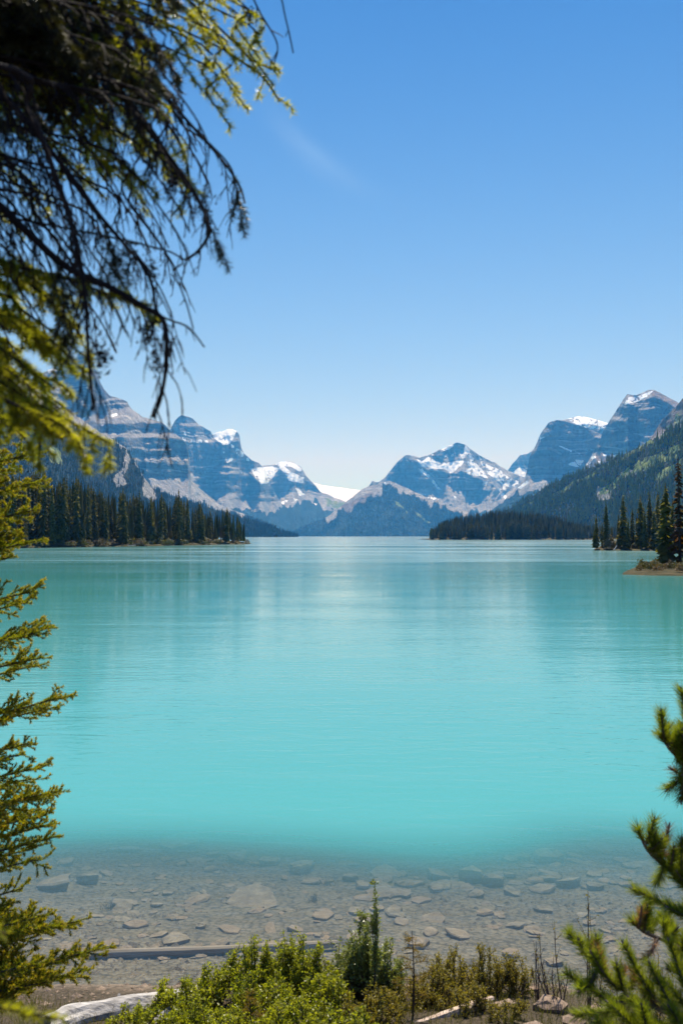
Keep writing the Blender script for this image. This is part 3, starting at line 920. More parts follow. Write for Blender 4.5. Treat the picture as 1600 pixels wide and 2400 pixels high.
for i in range(34):
    px = rng.uniform(70, 590); d = shore_d(px) + rng.uniform(0.5, 5)
    yb = HZ + (CAMZ - 0.5) / d * F
    far_bush('shore_bush', px, yb, d, rng.uniform(1.5, 4.2), rng.uniform(0.8, 2.0), 'low sunlit bush at the waterline under the left spruces',
             'bushes under the left spruces', M_BUSH if i % 3 else M_BUSH_B, 200, i)


def drift(name, p0, p1, r, label, mat):
    v, f = [], []
    p0, p1 = np.array(p0, float), np.array(p1, float)
    ax = (p1 - p0) / np.linalg.norm(p1 - p0); s1 = np.cross(ax, (0, 0, 1)); s1 /= np.linalg.norm(s1); s2 = np.cross(s1, ax)
    n, m = 7, 8
    for i in range(m):
        t = i / (m - 1)
        for j in range(n):
            a = j / n * 2 * math.pi
            rr = r * (1 - 0.4 * t) * (0.85 + 0.3 * rng.random())
            v.append(p0 + (p1 - p0) * t + (s1 * math.cos(a) + s2 * math.sin(a)) * rr)
    for i in range(m - 1):
        for j in range(n): f.append((i * n + j, i * n + (j + 1) % n, (i + 1) * n + (j + 1) % n, (i + 1) * n + j))
    o = link(name, mesh_from(name, v, np.array(f), True), mat)
    return tag(o, label, 'log')


M_DRIFT = bark_mat('bleached_wood', (0.22, 0.19, 0.16), (0.52, 0.49, 0.45), 18.0, (1, 1, 1), 0.5)
d_ = 281.0
drift('fallen_log', ((282 - 800) / F * d_, d_ - 1, 0.15), ((318 - 800) / F * d_, d_ + 1, 0.35), 0.16, 'thin pale fallen log at the waterline below the left spruces', M_DRIFT)

# right peninsula, its spruces and the near spit with two trees
shore_land('right_shore', 'dark wooded shore on the right side of the lake',
           [((1393 - 800) / F * 214, 216), ((1391 - 800) / F * 206, 206), ((1440 - 800) / F * 204, 203), ((1520 - 800) / F * 200, 199), ((1700 - 800) / F * 190, 190)], (16, 40), (0.15, 0.04, 0.4, 2.0, 0.25), 15, 16, 70)
RP = [(1396, 1206, 3), (1391, 1240, 1), (1420, 1178, 4), (1410, 1224, 8), (1432, 1232, 12), (1458, 1158, 4), (1449, 1205, 10), (1470, 1214, 2), (1480, 1190, 8), (1500, 1160, 5), (1510, 1196, 2), (1522, 1150, 8),
      (1540, 1152, 6), (1532, 1190, 3), (1552, 1172, 9), (1575, 1168, 4), (1590, 1160, 8), (1610, 1150, 5), (1640, 1140, 6), (1492, 1205, 14), (1565, 1190, 14)]
for i, (px, ty, bk) in enumerate(RP):
    d = np.interp(px, [1384, 1440, 1520, 1700], [208, 204, 200, 190]) + bk
    p = at(px, ty, d)
    lab = 'dark backlit spruce in the row on the right hand shore'
    put_spruce(p[0], d, 0.5, p[2] - 0.5, lab, 'spruces of the right shore', PROTO[(2, 4, 0, 5)[i % 4]], 1.22)
for i, (px, py, w, h) in enumerate([(1428, 1284, 2.6, 2.4), (1436, 1287, 1.6, 1.4), (1446, 1288, 1.5, 1.2), (1486, 1289, 1.6, 1.2)]):
    far_bush('shore_bush', px, py, 207, w, h, 'sunlit tan bush between the dark spruces of the right shore', 'bushes of the right shore', M_BUSH_B, 260, 60 + i)
drift('leaning_log', ((1431 - 800) / F * 205, 203.2, 0.1), ((1441 - 800) / F * 205, 204, 1.0), 0.13, 'short pale log leaning out of the water at the right shore', M_DRIFT)

shore_land('spit', 'small yellow brown grassy point reaching into the lake on the right',
           [(22.5, 80), (21.4, 76.5), (23, 74.5), (27, 73.0), (34, 72), (48, 70)], (10, 24), (0.05, 0.016, 0.35, 0.5, 0.10), 25, 16, 80)
d = 94.0
for px, ty, pr, sx, lab in ((1558, 1132, PROTO[4], 1.35, 'bushy green spruce standing on the small grassy point at the right'),
                            (1592, 1072, PROTO_RED, 1.5, 'tall spruce with reddish dead needles at the right edge'),
                            (1630, 1100, PROTO[2], 1.3, 'green spruce beyond the reddish one on the right point')):
    p = at(px, ty, d)
    put_spruce(p[0], d, 0.25, p[2] - 0.25, lab, None, pr, sx); d -= 1.5
for i in range(34):
    px = rng.uniform(1490, 1610); d = rng.uniform(75, 92)
    far_bush('shore_bush', px, HZ + (CAMZ - 0.3) / d * F, d, rng.uniform(0.5, 1.1), rng.uniform(0.25, 0.7), 'small yellowish bush growing on the grassy point at the right',
             'bushes of the grassy point', M_BUSH if i % 2 else M_BUSH_B, 150, 90 + i)

# wooded island
ix = [1000, 1006, 1050, 1130, 1200, 1300, 1390, 1460]
shore_land('island', 'low wooded island in front of the central mountain',
           [((p - 800) / F * 770, 770) for p in (1004, 1050, 1130, 1200, 1300, 1400, 1480)], (0, 130), (0.6, 0.0, 1.5, 1.0, 0.5), 35, 8, 120)
ivx, ivy = [1004, 1020, 1050, 1090, 1130, 1170, 1200, 1240, 1300, 1350, 1400, 1450], [1240, 1226, 1213, 1203, 1196, 1192, 1191, 1195, 1205, 1216, 1226, 1232]
LI = 'small dark spruce in the dense wood of the low island'
stuffv = []


rows = []
for i in range(1300):
    px = rng.uniform(1006, 1470); q = rng.random() ** 0.8
    if i < 120: q = rng.uniform(0, 0.18); px = rng.uniform(1005, 1385)
    top = np.interp(px, ivx, ivy); base0 = HZ + 2.4 / 772 * F
    hpx = rng.uniform(26, 40) * (0.75 if px < 1025 else 1) * (0.8 if px > 1330 else 1)
    ty = base0 - hpx + (top + 2 - (base0 - 30)) * q + rng.normal(0, 2)
    ty = min(max(ty, top - 2 + rng.uniform(0, 6)), base0 - 14)
    d = 774 + 105 * q
    p = at(px, ty, d); h = hpx / F * d
    z = max(p[2] - h, 0.6); h = p[2] - z
    rows.append((q, p[0], d, z, h))
rows.sort()
for j, (q, x, y, z, h) in enumerate(rows):
    if j < 128: put_spruce(x, y, z, h, LI, 'spruces along the island front', None, 1.5)
    else: stuffv.append((x, y, z, h))
S = np.array(stuffv)
v, f = cones(S[:, :3], S[:, 3], S[:, 3] * 0.12, seed=4)
tag(link('island_forest', mesh_from('island_forest', v, f), M_SPR), 'dense mass of dark spruces behind the front trees of the island', kind='stuff')
# hump of land that carries the wood
hv = np.array([(x, y, z - 0.3) for (q, x, y, z, h) in rows])
gx, gy = np.meshgrid(np.linspace(66, 230, 70), np.linspace(772, 900, 30))
pxg = gx / gy * F + 800
qq = (gy - 774) / 105
gz = np.clip((np.interp(pxg, ivx, ivy) * -1 + 1263 - 32) / F * gy, 0, 30) * np.clip(qq, 0, 1) * 0.95 + 0.7 - 3 * (qq < 0) - 4 * np.clip((1010 - pxg) / 6, 0, 1)
tag(link('island_hill', mesh_from('island_hill', np.stack([gx, gy, gz], -1).reshape(-1, 3), grid_faces(30, 70), True), M_SHORE), 'low hump of ground under the island wood', kind='structure')


M_SLOPE = far_leaf_mat('slope_forest_needles', (0.06, 0.085, 0.014), (0.15, 0.165, 0.028), (0.34, 0.32, 0.07))  # lighter needles for this slope; its sunlit look is put into the colour


def slope_forest(name, label, surf, n, hrange, seed, xr=(-80, 1680), mead=0.12, wf=0.13):
    r = np.random.default_rng(seed)
    P, A, U, Y = SURF[surf]
    ok = (A['veg'] > 0.5) & (U > xr[0]) & (U < xr[1])
    w = np.where(A['meadow'] > 0.4, mead, 1.0) * ok
    dens = 0.35 + 1.0 * (fbm(U / 26 + Y / 60, Y / 40, seed, 3) > -0.12)
    w = (w * dens).ravel(); w /= w.sum()
    i = r.choice(len(w), n, p=w)
    p = P.reshape(-1, 3)[i].copy()
    p[:, 0] += r.normal(0, 4, n); p[:, 2] -= 0.5
    h = r.uniform(*hrange, n) * (0.6 + 0.55 * r.random(n))
    v, f = cones(p, h, h * wf, seed=seed)
    return tag(link(name, mesh_from(name, v, f), M_SLOPE if surf == 'forest_slope' else M_SPR), label, kind='stuff')


slope_forest('slope_trees', 'countless conifers covering the forested slope on the right', 'forest_slope', 13000, (7, 15), 201, (-80, 1680), 0.03)
slope_forest('ridge_trees', 'countless conifers covering the ridge behind the left spruces', 'forested_ridge', 12000, (7, 14), 202)
slope_forest('foot_trees', 'forest covering the foot of the left cliff mountain', 'cliff_mountain', 5000, (10, 20), 203)
slope_forest('cone_trees', 'forest covering the dark ridge under the central mountain', 'forest_cone_mountain', 9000, (10, 19), 204, (600, 1230), 0.12, 0.17)

# ------------------------------------------------------------------ near shore: rocks, logs, plants
class Acc:
    """Collects pieces of one mesh."""
    def __init__(self): self.v = []; self.f = []; self.n = 0

    def add(self, v, f):
        v = np.asarray(v, float); f = np.asarray(f, int)
        self.v.append(v); self.f.append(f + self.n); self.n += len(v)

    def build(self, name, mat, parent=None, smooth=False):
        if not self.v: return None
        return link(name, mesh_from(name, np.concatenate(self.v), np.concatenate(self.f), smooth), mat, parent)


def unit(a):
    return a / np.maximum(np.linalg.norm(a, axis=-1, keepdims=True), 1e-9)


def tube(acc, pts, rad, n=5):
    """Tapered tube of quads along a polyline."""
    pts = np.asarray(pts, float); m = len(pts)
    rad = np.broadcast_to(np.asarray(rad, float), (m,)) if np.ndim(rad) else np.full(m, rad)
    tan = unit(np.gradient(pts, axis=0))
    ref = np.array([0.31, 0.2, 0.93]) if abs(tan[:, 2]).mean() < 0.9 else np.array([0.95, 0.2, 0.1])
    s1 = unit(np.cross(tan, ref)); s2 = np.cross(s1, tan)
    a = np.arange(n) / n * 2 * math.pi
    v = pts[:, None] + rad[:, None, None] * (s1[:, None] * np.cos(a)[None, :, None] + s2[:, None] * np.sin(a)[None, :, None])
    i = np.arange(m - 1)[:, None] * n; j = np.arange(n)[None, :]
    f = np.stack([i + j, i + (j + 1) % n, i + n + (j + 1) % n, i + n + j], -1).reshape(-1, 4)
    acc.add(v.reshape(-1, 3), f)


def smooth_line(pts, k=4):
    """Catmull-Rom through points."""
    p = np.asarray(pts, float)
    p = np.concatenate([[2 * p[0] - p[1]], p, [2 * p[-1] - p[-2]]])
    out = []
    for i in range(1, len(p) - 2):
        for t in np.arange(k) / k:
            a, b, c, d = p[i - 1:i + 3]
            out.append(0.5 * ((2 * b) + (c - a) * t + (2 * a - 5 * b + 4 * c - d) * t * t + (3 * b - a - 3 * c + d) * t ** 3))
    out.append(p[-2])
    return np.array(out)


def needle_tris(acc, segs, per_m, ln, wd, fwd=0.75, r=None, up=0.15):
    """Needles round twig segments [(p0,p1)], one thin triangle each."""
    r = r or rng
    for p0, p1 in segs:
        L = np.linalg.norm(p1 - p0); n = int(L * per_m + r.random())
        if n < 1: continue
        t = r.random((n, 1)); base = p0 + (p1 - p0) * t
        ax = (p1 - p0) / max(L, 1e-6)
        rd = r.normal(0, 1, (n, 3)); rd -= (rd @ ax)[:, None] * ax; rd = unit(rd)
        d = unit(rd + ax * fwd * r.uniform(0.6, 1.5, (n, 1)) + np.array([0, 0, up]))
        l = ln * r.uniform(0.7, 1.15, (n, 1))
        sd = unit(np.cross(d, r.normal(0, 1, (n, 3)))) * wd * 0.5
        v = np.stack([base - sd, base + sd, base + d * l], 1).reshape(-1, 3)
        acc.add(v, np.arange(n * 3).reshape(-1, 3))


def twig(start, d, L, n=5, droop=0.25, wig=0.12, r=None):
    r = r or rng
    pts = [np.array(start, float)]; d = unit(np.array(d, float))
    for i in range(n):
        d = unit(d + np.array([0, 0, -droop / n]) + r.normal(0, wig, 3))
        pts.append(pts[-1] + d * L / n)
    return np.array(pts)


def segs_of(p):
    return list(zip(p[:-1], p[1:]))


def conifer_bough(parent, line, r0, tw_len, gap, needle, mats, dens=1400, ln=0.016, wd=0.0016, foliage=1.0, droop=0.3, bare=0.0,
                  hang=0.0, tipglow=0.0, name='branch', plane=None, seed=0, sub=True, taper=True, start=0.12, subgap=0.022, fwd=(0.5, 0.9), scat=0.0):
    """One bough: woody axis and side twigs (one mesh), needles as its child."""
    r = np.random.default_rng(seed)
    ax = smooth_line(line, 5)
    wood, nd, fresh = Acc(), Acc(), Acc()
    s = np.concatenate([[0], np.cumsum(np.linalg.norm(np.diff(ax, axis=0), axis=1))]); T = s[-1]
    tube(wood, ax, r0 * (1 - 0.85 * s / T) + 0.0008, 6)
    nsegs = []; fsegs = []
    q = start * T; side = 1
    tan = unit(np.gradient(ax, axis=0))
    while q < T * 0.995:
        p = np.array([np.interp(q, s, ax[:, k]) for k in range(3)])
        tt = unit(np.array([np.interp(q, s, tan[:, k]) for k in range(3)]))
        lat = unit(np.cross(tt, (plane if plane is not None else np.array([0, 0, 1.0])) + r.normal(0, 1, 3) * scat)) * side
        fr = q / T
        L = tw_len * (1.0 - 0.65 * fr if taper else 1.0) * r.uniform(0.5, 1.2)
        d = tt * r.uniform(*fwd) + lat * r.uniform(0.6, 1.0) + r.normal(0, 0.22, 3) + np.array([0, 0, -hang])
        tw = twig(p, d, L, 5, droop, 0.10, r)
        isbare = r.random() < bare
        tube(wood, tw, np.linspace(max(r0 * 0.3 * (1 - fr), 0.0014), 0.0007, len(tw)), 4)
        if not isbare: nsegs += segs_of(tw)[0 if foliage > 0.9 else 1:]
        if tipglow and not isbare: fsegs.append((tw[-2], tw[-1]))
        if sub:
            ns = int(L / subgap)
            for j in range(ns):
                u = r.uniform(0.2, 0.95); k = min(int(u * 5), 4)
                b = tw[k] + (tw[k + 1] - tw[k]) * (u * 5 - k)
                dd = unit(tw[k + 1] - tw[k]) * 0.8 + unit(np.cross(tw[k + 1] - tw[k], lat + (0, 0, 0.9))) * r.choice([-1, 1]) * 0.8 + r.normal(0, 0.25, 3) + np.array([0, 0, -hang * 0.7])
                st = twig(b, dd, L * r.uniform(0.25, 0.6) * (1.15 - u * 0.6), 3, droop, 0.12, r)
                tube(wood, st, np.linspace(0.0011, 0.0006, len(st)), 3)
                if not isbare:
                    nsegs += segs_of(st)
                    if tipglow: fsegs.append((st[-2], st[-1]))
        q += gap * r.uniform(0.6, 1.4); side = -side
    if foliage and bare < 0.5: nsegs += segs_of(ax[int(len(ax) * 0.55):])
    needle_tris(nd, nsegs, dens, ln, wd, 0.8, r)
    if tipglow: needle_tris(fresh, fsegs, dens * tipglow, ln * 1.05, wd * 1.3, 0.9, r)
    b = wood.build(name, mats[0], parent)
    o = nd.build('needles', mats[1], b)
    if o: o['kind'] = 'stuff'
    if tipglow and len(mats) > 2:
        o = fresh.build('sun_toned_tip_needles', mats[2], b)  # tip needles, their sunlit brightness held in the material colour
        if o: o['kind'] = 'stuff'
    return b


# ---- stones
def stone_mat(name, c1, c2, c3):
    t = NT(name)
    oi = t.node('ShaderNodeObjectInfo').outputs['Random']
    n1 = t.noise(t.pos((1, 1, 2.5), obj=False), 9.0, 5, 0.65); n2 = t.noise(t.pos(), 60.0, 4, 0.7)
    c = t.mix(t.rng(n1, 0.3, 0.7), c1, c2)
    c = t.mix(t.math('MULTIPLY', oi, 0.7), c, c3)
    c = t.mix(t.rng(n2, 0.45, 0.8, 0, 0.5), c, (0.06, 0.05, 0.042))
    return t.done(t.bsdf(c, 0.8, 0.25, t.bump(t.math('ADD', n1, t.math('MULTIPLY', n2, 0.4)), 0.6, 0.02)).outputs[0])


M_STONE = stone_mat('lake_stone', (0.13, 0.095, 0.065), (0.42, 0.32, 0.225), (0.33, 0.20, 0.125))
M_STONE_DRY = stone_mat('bank_stone', (0.17, 0.12, 0.085), (0.32, 0.24, 0.175), (0.27, 0.18, 0.12))


def slab_mesh(name, w, l, h, seed, mat, peak=0.0):
    h = h * 0.62
    """An angular, layered stone: a ragged outline, undercut foot, chipped rim, slightly domed or peaked top."""
    r = np.random.default_rng(seed)
    n = r.integers(6, 10)
    a = np.sort(np.arange(n) / n * 2 * math.pi + r.uniform(-0.25, 0.25, n))
    rad = r.uniform(0.72, 1.14, n)
    ring = np.stack([np.cos(a) * rad * w / 2, np.sin(a) * rad * l / 2], -1)
    lv = [(0.84, -0.35), (1.0, 0.3), (1.0, 0.80), (0.93, 1.0), (0.45, 1.04 + peak * 0.5)]
    V = []
    tilt = r.normal(0, 0.10, 2)
    off = r.normal(0, 0.12, 2) * np.array([w, l])
    for sc, z in lv:
        pz = z * h * (1 + r.normal(0, 0.09, n))
        pr = ring * sc * (1 + r.normal(0, 0.035, (n, 1))) + (off * max(z - 0.9, 0) * 3)
        V += [(x, y, zz + (tilt[0] * x + tilt[1] * y) * (1 if z > 0 else 0)) for (x, y), zz in zip(pr, pz)]
    V.append((off[0] * .5, off[1] * .5, h * (1.08 + peak)))
    Fc = []
    m = len(lv)
    for i in range(m - 1):
        for j in range(n):
            p, q = i * n + j, i * n + (j + 1) % n
            Fc += [(p, q, q + n), (p, q + n, p + n)]
    c = m * n
    for j in range(n): Fc.append(((m - 1) * n + j, (m - 1) * n + (j + 1) % n, c))
    me = mesh_from(name, V, np.array(Fc)); me.materials.append(mat)
    return me


def bed_d(px, py):
    """Distance at which the line of sight of a picture position meets the bank or lake bed."""
    d = np.linspace(4.8, 16, 1200)
    z = CAMZ + (HZ - py) / F * d
    b = bed_z((px - 800) / F * d, d)
    i = np.argmax(z < b)
    return d[i] if z[i] < b[i] else 12.0


ROCKS = [  # px, py (middle), width px, depth ratio, height ratio, peak, label
    (425, 1967, 100, 0.9, .30, 0, 'large pale tilted slab at the edge of the turquoise deep on the left'),
    (162, 2015, 46, .7, .35, 0, 'pale brown stone under water close to the left spruce'),
    (130, 2062, 88, .8, .28, 0, 'broad grey slab under water beside the left spruce branches'),
    (215, 2053, 52, .8, .45, .3, 'dark fronted wedge stone right of the broad grey slab'),
    (560, 2005, 52, .9, .5, .4, 'tilted pointed slab with a dark shaded front left of centre'),
    (633, 2012, 62, .7, .3, 0, 'flat brown stone right of the tilted pointed slab'),
    (707, 2030, 60, .8, .5, .2, 'rough mottled boulder standing up near the centre'),
    (731, 2058, 46, .7, .3, 0, 'small flat stone just below the rough mottled boulder'),
    (669, 2054, 20, .8, .6, 0, 'little upright brown stone left of the rough boulder'),
    (597, 2096, 128, .85, .13, 0, 'largest flat pale slab lying on the silt left of centre'),
    (296, 2106, 66, .7, .2, 0, 'low flat stone half sunk in silt on the left'),
    (545, 2166, 56, 1.0, .15, 0, 'flat pale stone under water above the sunken pole'),
    (755, 2134, 58, 1.0, .2, 0, 'flat angular slab behind the shrub tops at the centre'),
    (635, 2166, 30, 1.6, .3, 0, 'narrow pointed pale stone behind the shrub tops'),
    (416, 2192, 60, .9, .3, 0, 'layered dark stone just above the sunken pole'),
    (475, 2163, 26, .8, .6, .2, 'small nearly black stone above the sunken pole'),
    (750, 2182, 28, .8, .3, 0, 'small stone tight behind the tall willow'),
    (500, 1996, 40, .7, .3, 0, None), (428, 2020, 26, .8, .4, 0, None), (305, 1984, 50, .6, .3, 0, None), (822, 2053, 36, .8, .6, .3, None),
    (1274, 1938, 92, .6, .35, .6, 'peaked dark rock farthest out on the right'),
    (1402, 1978, 74, .6, .2, 0, 'long flat pale slab far out on the right'),
    (1218, 2004, 45, .7, .4, 0, None), (1274, 2008, 72, .6, .45, .1, 'wide brown boulder below the peaked dark rock'),
    (1341, 2003, 42, .7, .4, 0, None), (1024, 2048, 58, .7, .5, 0, 'dark sided boulder with a pale top right of centre'),
    (1101, 2050, 58, .8, .6, .4, 'pointed brown boulder between two other boulders'),
    (1150, 2060, 54, .7, .55, .4, 'reddish brown boulder right of the pointed one'),
    (938, 2088, 58, .7, .35, 0, 'squared pale block right of the tall willow top'),
    (851, 2070, 38, .8, .5, 0, None), (1111, 2090, 42, .8, .4, .1, None), (1198, 2084, 48, .7, .35, 0, None), (1264, 2077, 58, .7, .3, 0, 'flat tilted slab right of the boulder trio'),
    (1325, 2062, 56, .6, .4, .1, None), (1387, 2041, 46, .7, .3, 0, None), (1014, 2142, 62, .8, .2, 0, 'low flat slab below the pale topped boulder'),
    (1075, 2178, 66, .9, .2, 0, 'long brown slab slanting towards the bank right of centre'), (1290, 2246, 46, .7, .4, 0, 'stone at the waterline beside the bare twigs'),
    (1193, 2226, 46, .7, .4, 0, None), (1270, 2120, 46, .7, .25, 0, None), (1203, 2156, 56, .7, .2, 0, None), (984, 2101, 46, .8, .25, 0, None),
    (907, 2056, 30, .8, .4, 0, None), (1020, 2078, 36, .8, .4, 0, None), (1004, 2176, 42, .8, .3, 0, None), (1387, 2070, 46, .6, .4, 0, None),
    (1075, 1988, 60, .6, .3, 0, 'faint flat stone at the edge of the turquoise deep right of centre'), (1188, 2044, 30, .8, .4, 0, None), (1450, 2010, 40, .7, .3, 0, None),
    (1500, 1990, 56, .6, .3, 0, None), (880, 2120, 40, .8, .25, 0, None), (940, 2150, 44, .8, .2, 0, None), (1140, 2130, 40, .7, .3, 0, None),
]
for i, (px, py, w, dr, hr, pk, lab) in enumerate(ROCKS):
    d = bed_d(px, py + w * 0.10)
    W = w / F * d * 1.02
    x = (px - 800) / F * d
    me = slab_mesh('rock', W, W * dr * 1.3, W * hr, 300 + i, M_STONE, pk)
    o = link('rock', me, None, None, (x, d, float(bed_z(x, d)) - 0.004))
    o.rotation_euler = (0, 0, rng.normal(0, 0.25))
    tag(o, lab or 'brown stone lying under shallow water among others like it', 'rock', 'stones under the shallow water')

protos = [slab_mesh('stone', 1.0, rng.uniform(.6, .9), rng.uniform(.22, .45), 500 + i, M_STONE, rng.choice([0, 0, .3])) for i in range(10)]
cnt = 0
while cnt < 290:
    px = rng.uniform(90, 1560); py = 1935 + 310 * rng.random() ** 0.9
    if vn(px / 130, py / 60, 77) < 0.35: continue
    d = bed_d(px, py)
    if d > 11.5 or d < 7.0: continue
    x = (px - 800) / F * d
    w = rng.uniform(15, 50) * (0.8 + 0.8 * rng.random() ** 4) * (1.25 if px > 800 else 1) / F * d
    o = link('stone', protos[cnt % 10], None, None, (x, d, float(bed_z(x, d)) - 0.1 * w))
    o.scale = (w, w, w); o.rotation_euler = (0, 0, rng.uniform(0, 6.3))
    tag(o, 'small angular stone scattered on the silty bed under shallow water', 'stone', 'small stones under the shallow water')
    cnt += 1
# gravel
n = 16000
gx = rng.uniform(-4.5, 4.5, n); gy = rng.uniform(6.2, 10.8, n)
keep = fbm(gx * 1.2, gy * 1.6, 88, 3) + rng.normal(0, 0.25, n) > -0.05
gx, gy = gx[keep], gy[keep]; n = len(gx); gz = bed_z(gx, gy)
sz = 0.006 + 0.034 * rng.random(n) ** 5
oc = np.array([(1, 0, 0), (0, 1, 0), (-1, 0, 0), (0, -1, 0), (0, 0, .6), (0, 0, -.6)], float)
of = np.array([(0, 1, 4), (1, 2, 4), (2, 3, 4), (3, 0, 4), (1, 0, 5), (2, 1, 5), (3, 2, 5), (0, 3, 5)])
V = np.stack([gx, gy, gz + 0.002], -1)[:, None] + oc[None] * sz[:, None, None] * rng.uniform(0.6, 1.3, (n, 6, 1))
a = rng.uniform(0, 6.3, n)
FF = (of[None] + (np.arange(n) * 6)[:, None, None]).reshape(-1, 3)
tag(link('gravel', mesh_from('gravel', V.reshape(-1, 3), FF), M_STONE), 'brown gravel strewn over the lake bed and the bank', kind='stuff')

BANK = [(1290, 2335, 88, .8, .5, .15, 'large orange brown boulder on the bank under the bare twigs'), (1242, 2386, 60, .8, .5, .1, 'orange stone lower left of the large bank boulder'),
        (1175, 2330, 60, .8, .4, .1, 'grey brown stone at the waterline behind the pale log'), (1340, 2372, 60, .8, .5, .2, 'brown stone right of the large bank boulder'), (1235, 2300, 40, .8, .5, .1, 'small stone above the large bank boulder'),
        (1395, 2345, 46, .8, .5, .1, 'stone half hidden by the pine at the bank')]
for i, (px, py, w, dr, hr, pk, lab) in enumerate(BANK):
    d = bed_d(px, py + w * .25); W = w / F * d; x = (px - 800) / F * d
    o = link('rock', slab_mesh('rock', W, W * dr, W * hr, 700 + i, M_STONE_DRY, pk), None, None, (x, d, float(bed_z(x, d)) - 0.02))
    tag(o, lab, 'rock', 'stones on the bank')

# ---- logs
M_POLE = bark_mat('sunken_wood', (0.26, 0.18, 0.125), (0.42, 0.31, 0.23), 30.0, (0.15, 1, 1), 0.3)
M_GREY = bark_mat('weathered_grey_wood', (0.20, 0.185, 0.165), (0.62, 0.59, 0.55), 34.0, (0.12, 1, 1), 0.8, 0.75)
M_PINK = bark_mat('peeled_pine_wood', (0.40, 0.28, 0.20), (0.62, 0.50, 0.40), 26.0, (0.15, 1, 1), 0.5, 0.75)


def log_obj(name, pts, rad, label, mat, n=12, rough=0.10, ragged=0.0, seed=0, knots=0):
    r = np.random.default_rng(seed)
    ax = smooth_line(pts, 8); m = len(ax)
    R_ = np.interp(np.linspace(0, 1, m), np.linspace(0, 1, len(rad)), rad)
    tan = unit(np.gradient(ax, axis=0)); s1 = unit(np.cross(tan, (0, 0, 1.0))); s2 = np.cross(s1, tan)
    a = np.arange(n) / n * 2 * math.pi
    rr = R_[:, None] * (1 + rough * 2 * fbm(np.arange(m)[:, None] / 6 + seed, a[None] * 1.6 + 0 * np.arange(m)[:, None], seed, 3) + rough * np.cos(a * 3 + seed)[None])
    V = ax[:, None] + rr[..., None] * (s1[:, None] * np.cos(a)[None, :, None] + s2[:, None] * np.sin(a)[None, :, None])
    if ragged:
        V[0] -= tan[0] * (r.random((n, 1)) * ragged); V[-1] += tan[-1] * (r.random((n, 1)) * ragged)
    V = V.reshape(-1, 3)
    i = np.arange(m - 1)[:, None] * n; j = np.arange(n)[None, :]
    f = np.stack([i + j, i + (j + 1) % n, i + n + (j + 1) % n, i + n + j], -1).reshape(-1, 4)
    V = np.concatenate([V, [ax[0], ax[-1]]])
    k = m * n
    caps = [(k, (jj + 1) % n, jj, jj) for jj in range(n)] + [(k + 1, (m - 1) * n + jj, (m - 1) * n + (jj + 1) % n, (m - 1) * n + (jj + 1) % n) for jj in range(n)]
    tri = np.array([c[:3] for c in caps])
    q = np.concatenate([np.stack([f[:, 0], f[:, 1], f[:, 2]], -1), np.stack([f[:, 0], f[:, 2], f[:, 3]], -1), tri])
    o = link(name, mesh_from(name, V, q, False), mat)
    tag(o, label, 'log')
    for kk in range(knots):
        u = r.integers(2, m - 2); ac = Acc()
        d = unit(s1[u] * r.normal(0, 1) + s2[u] * (0.6 + r.random()) + tan[u] * .4)
        tube(ac, np.array([ax[u], ax[u] + d * R_[u] * 1.0, ax[u] + d * R_[u] * 1.45]), [R_[u] * .3, R_[u] * .22, R_[u] * .1], 6)
        ac.build('branch_stub', mat, o)
    return o


def at_z(px, py, d, dz=0.0):
    p = at(px, py, d); p[2] += dz
    return p


pp = []
for px, py in ((205, 2226), (330, 2222), (480, 2217), (640, 2209), (790, 2201)):
    d = 3.0 / (py - HZ) * F * 1.012
    x = (px - 800) / F * d
    pp.append((x, d, -0.040))
log_obj('sunken_pole', pp, [0.036, 0.034, 0.032, 0.028], 'long straight brown pole lying under shallow water behind the shrubs', M_POLE, 10, .04, 0, 5)
log_obj('driftwood_log', [at_z(128, 2400, 5.72), at_z(200, 2372, 5.85), at_z(290, 2352, 5.95), at_z(395, 2330, 6.1), at_z(480, 2308, 6.25), at_z(540, 2296, 6.35)],
        [0.085, 0.075, 0.062, 0.045, 0.03, 0.018], 'weathered silver grey driftwood log on the bank at the lower left', M_GREY, 18, .11, .06, 7, 3)
log_obj('driftwood_log', [at_z(330, 2408, 5.6), at_z(440, 2330, 6.0), at_z(490, 2316, 6.15)], [0.02, 0.018, 0.01], 'thin grey stick half hidden in the shrubs beside the driftwood log', M_GREY, 8, .2, .04, 8)
log_obj('pale_log', [at_z(890, 2428, 5.6), at_z(960, 2400, 5.7), at_z(1030, 2375, 5.82), at_z(1100, 2348, 5.95), at_z(1135, 2336, 6.02)],
        [0.03, 0.036, 0.037, 0.034, 0.026], 'pale pinkish peeled log leaning up out of the shrubs at the bottom', M_PINK, 12, .08, .05, 9, 3)

# ---- leaves and shrubs
M_LEAF = leaf_mat('willow_leaf', (0.13, 0.17, 0.014), (0.34, 0.33, 0.038), 0.5, (1.7, 1.7, 0.5), 0.38, 7.0, 0.5)
M_LEAF2 = leaf_mat('pale_willow_leaf', (0.13, 0.165, 0.045), (0.26, 0.28, 0.09), 0.42, (1.5, 1.5, 0.7), 0.36, 7.0, 0.5)
M_LEAF3 = leaf_mat('dull_shrub_leaf', (0.13, 0.13, 0.02), (0.30, 0.24, 0.045), 0.42, (1.6, 1.5, 0.6), 0.45, 7.0, 0.4)
M_STEM = bark_mat('dark_shrub_stem', (0.025, 0.018, 0.013), (0.09, 0.065, 0.05), 40)
M_TWIG = bark_mat('bare_purple_twig', (0.05, 0.033, 0.03), (0.13, 0.095, 0.085), 40)
M_YEL = leaf_mat('yellow_larch_needles', (0.16, 0.13, 0.012), (0.36, 0.24, 0.02), 0.4, (1.4, 1.3, 0.5), 0.6, 10)


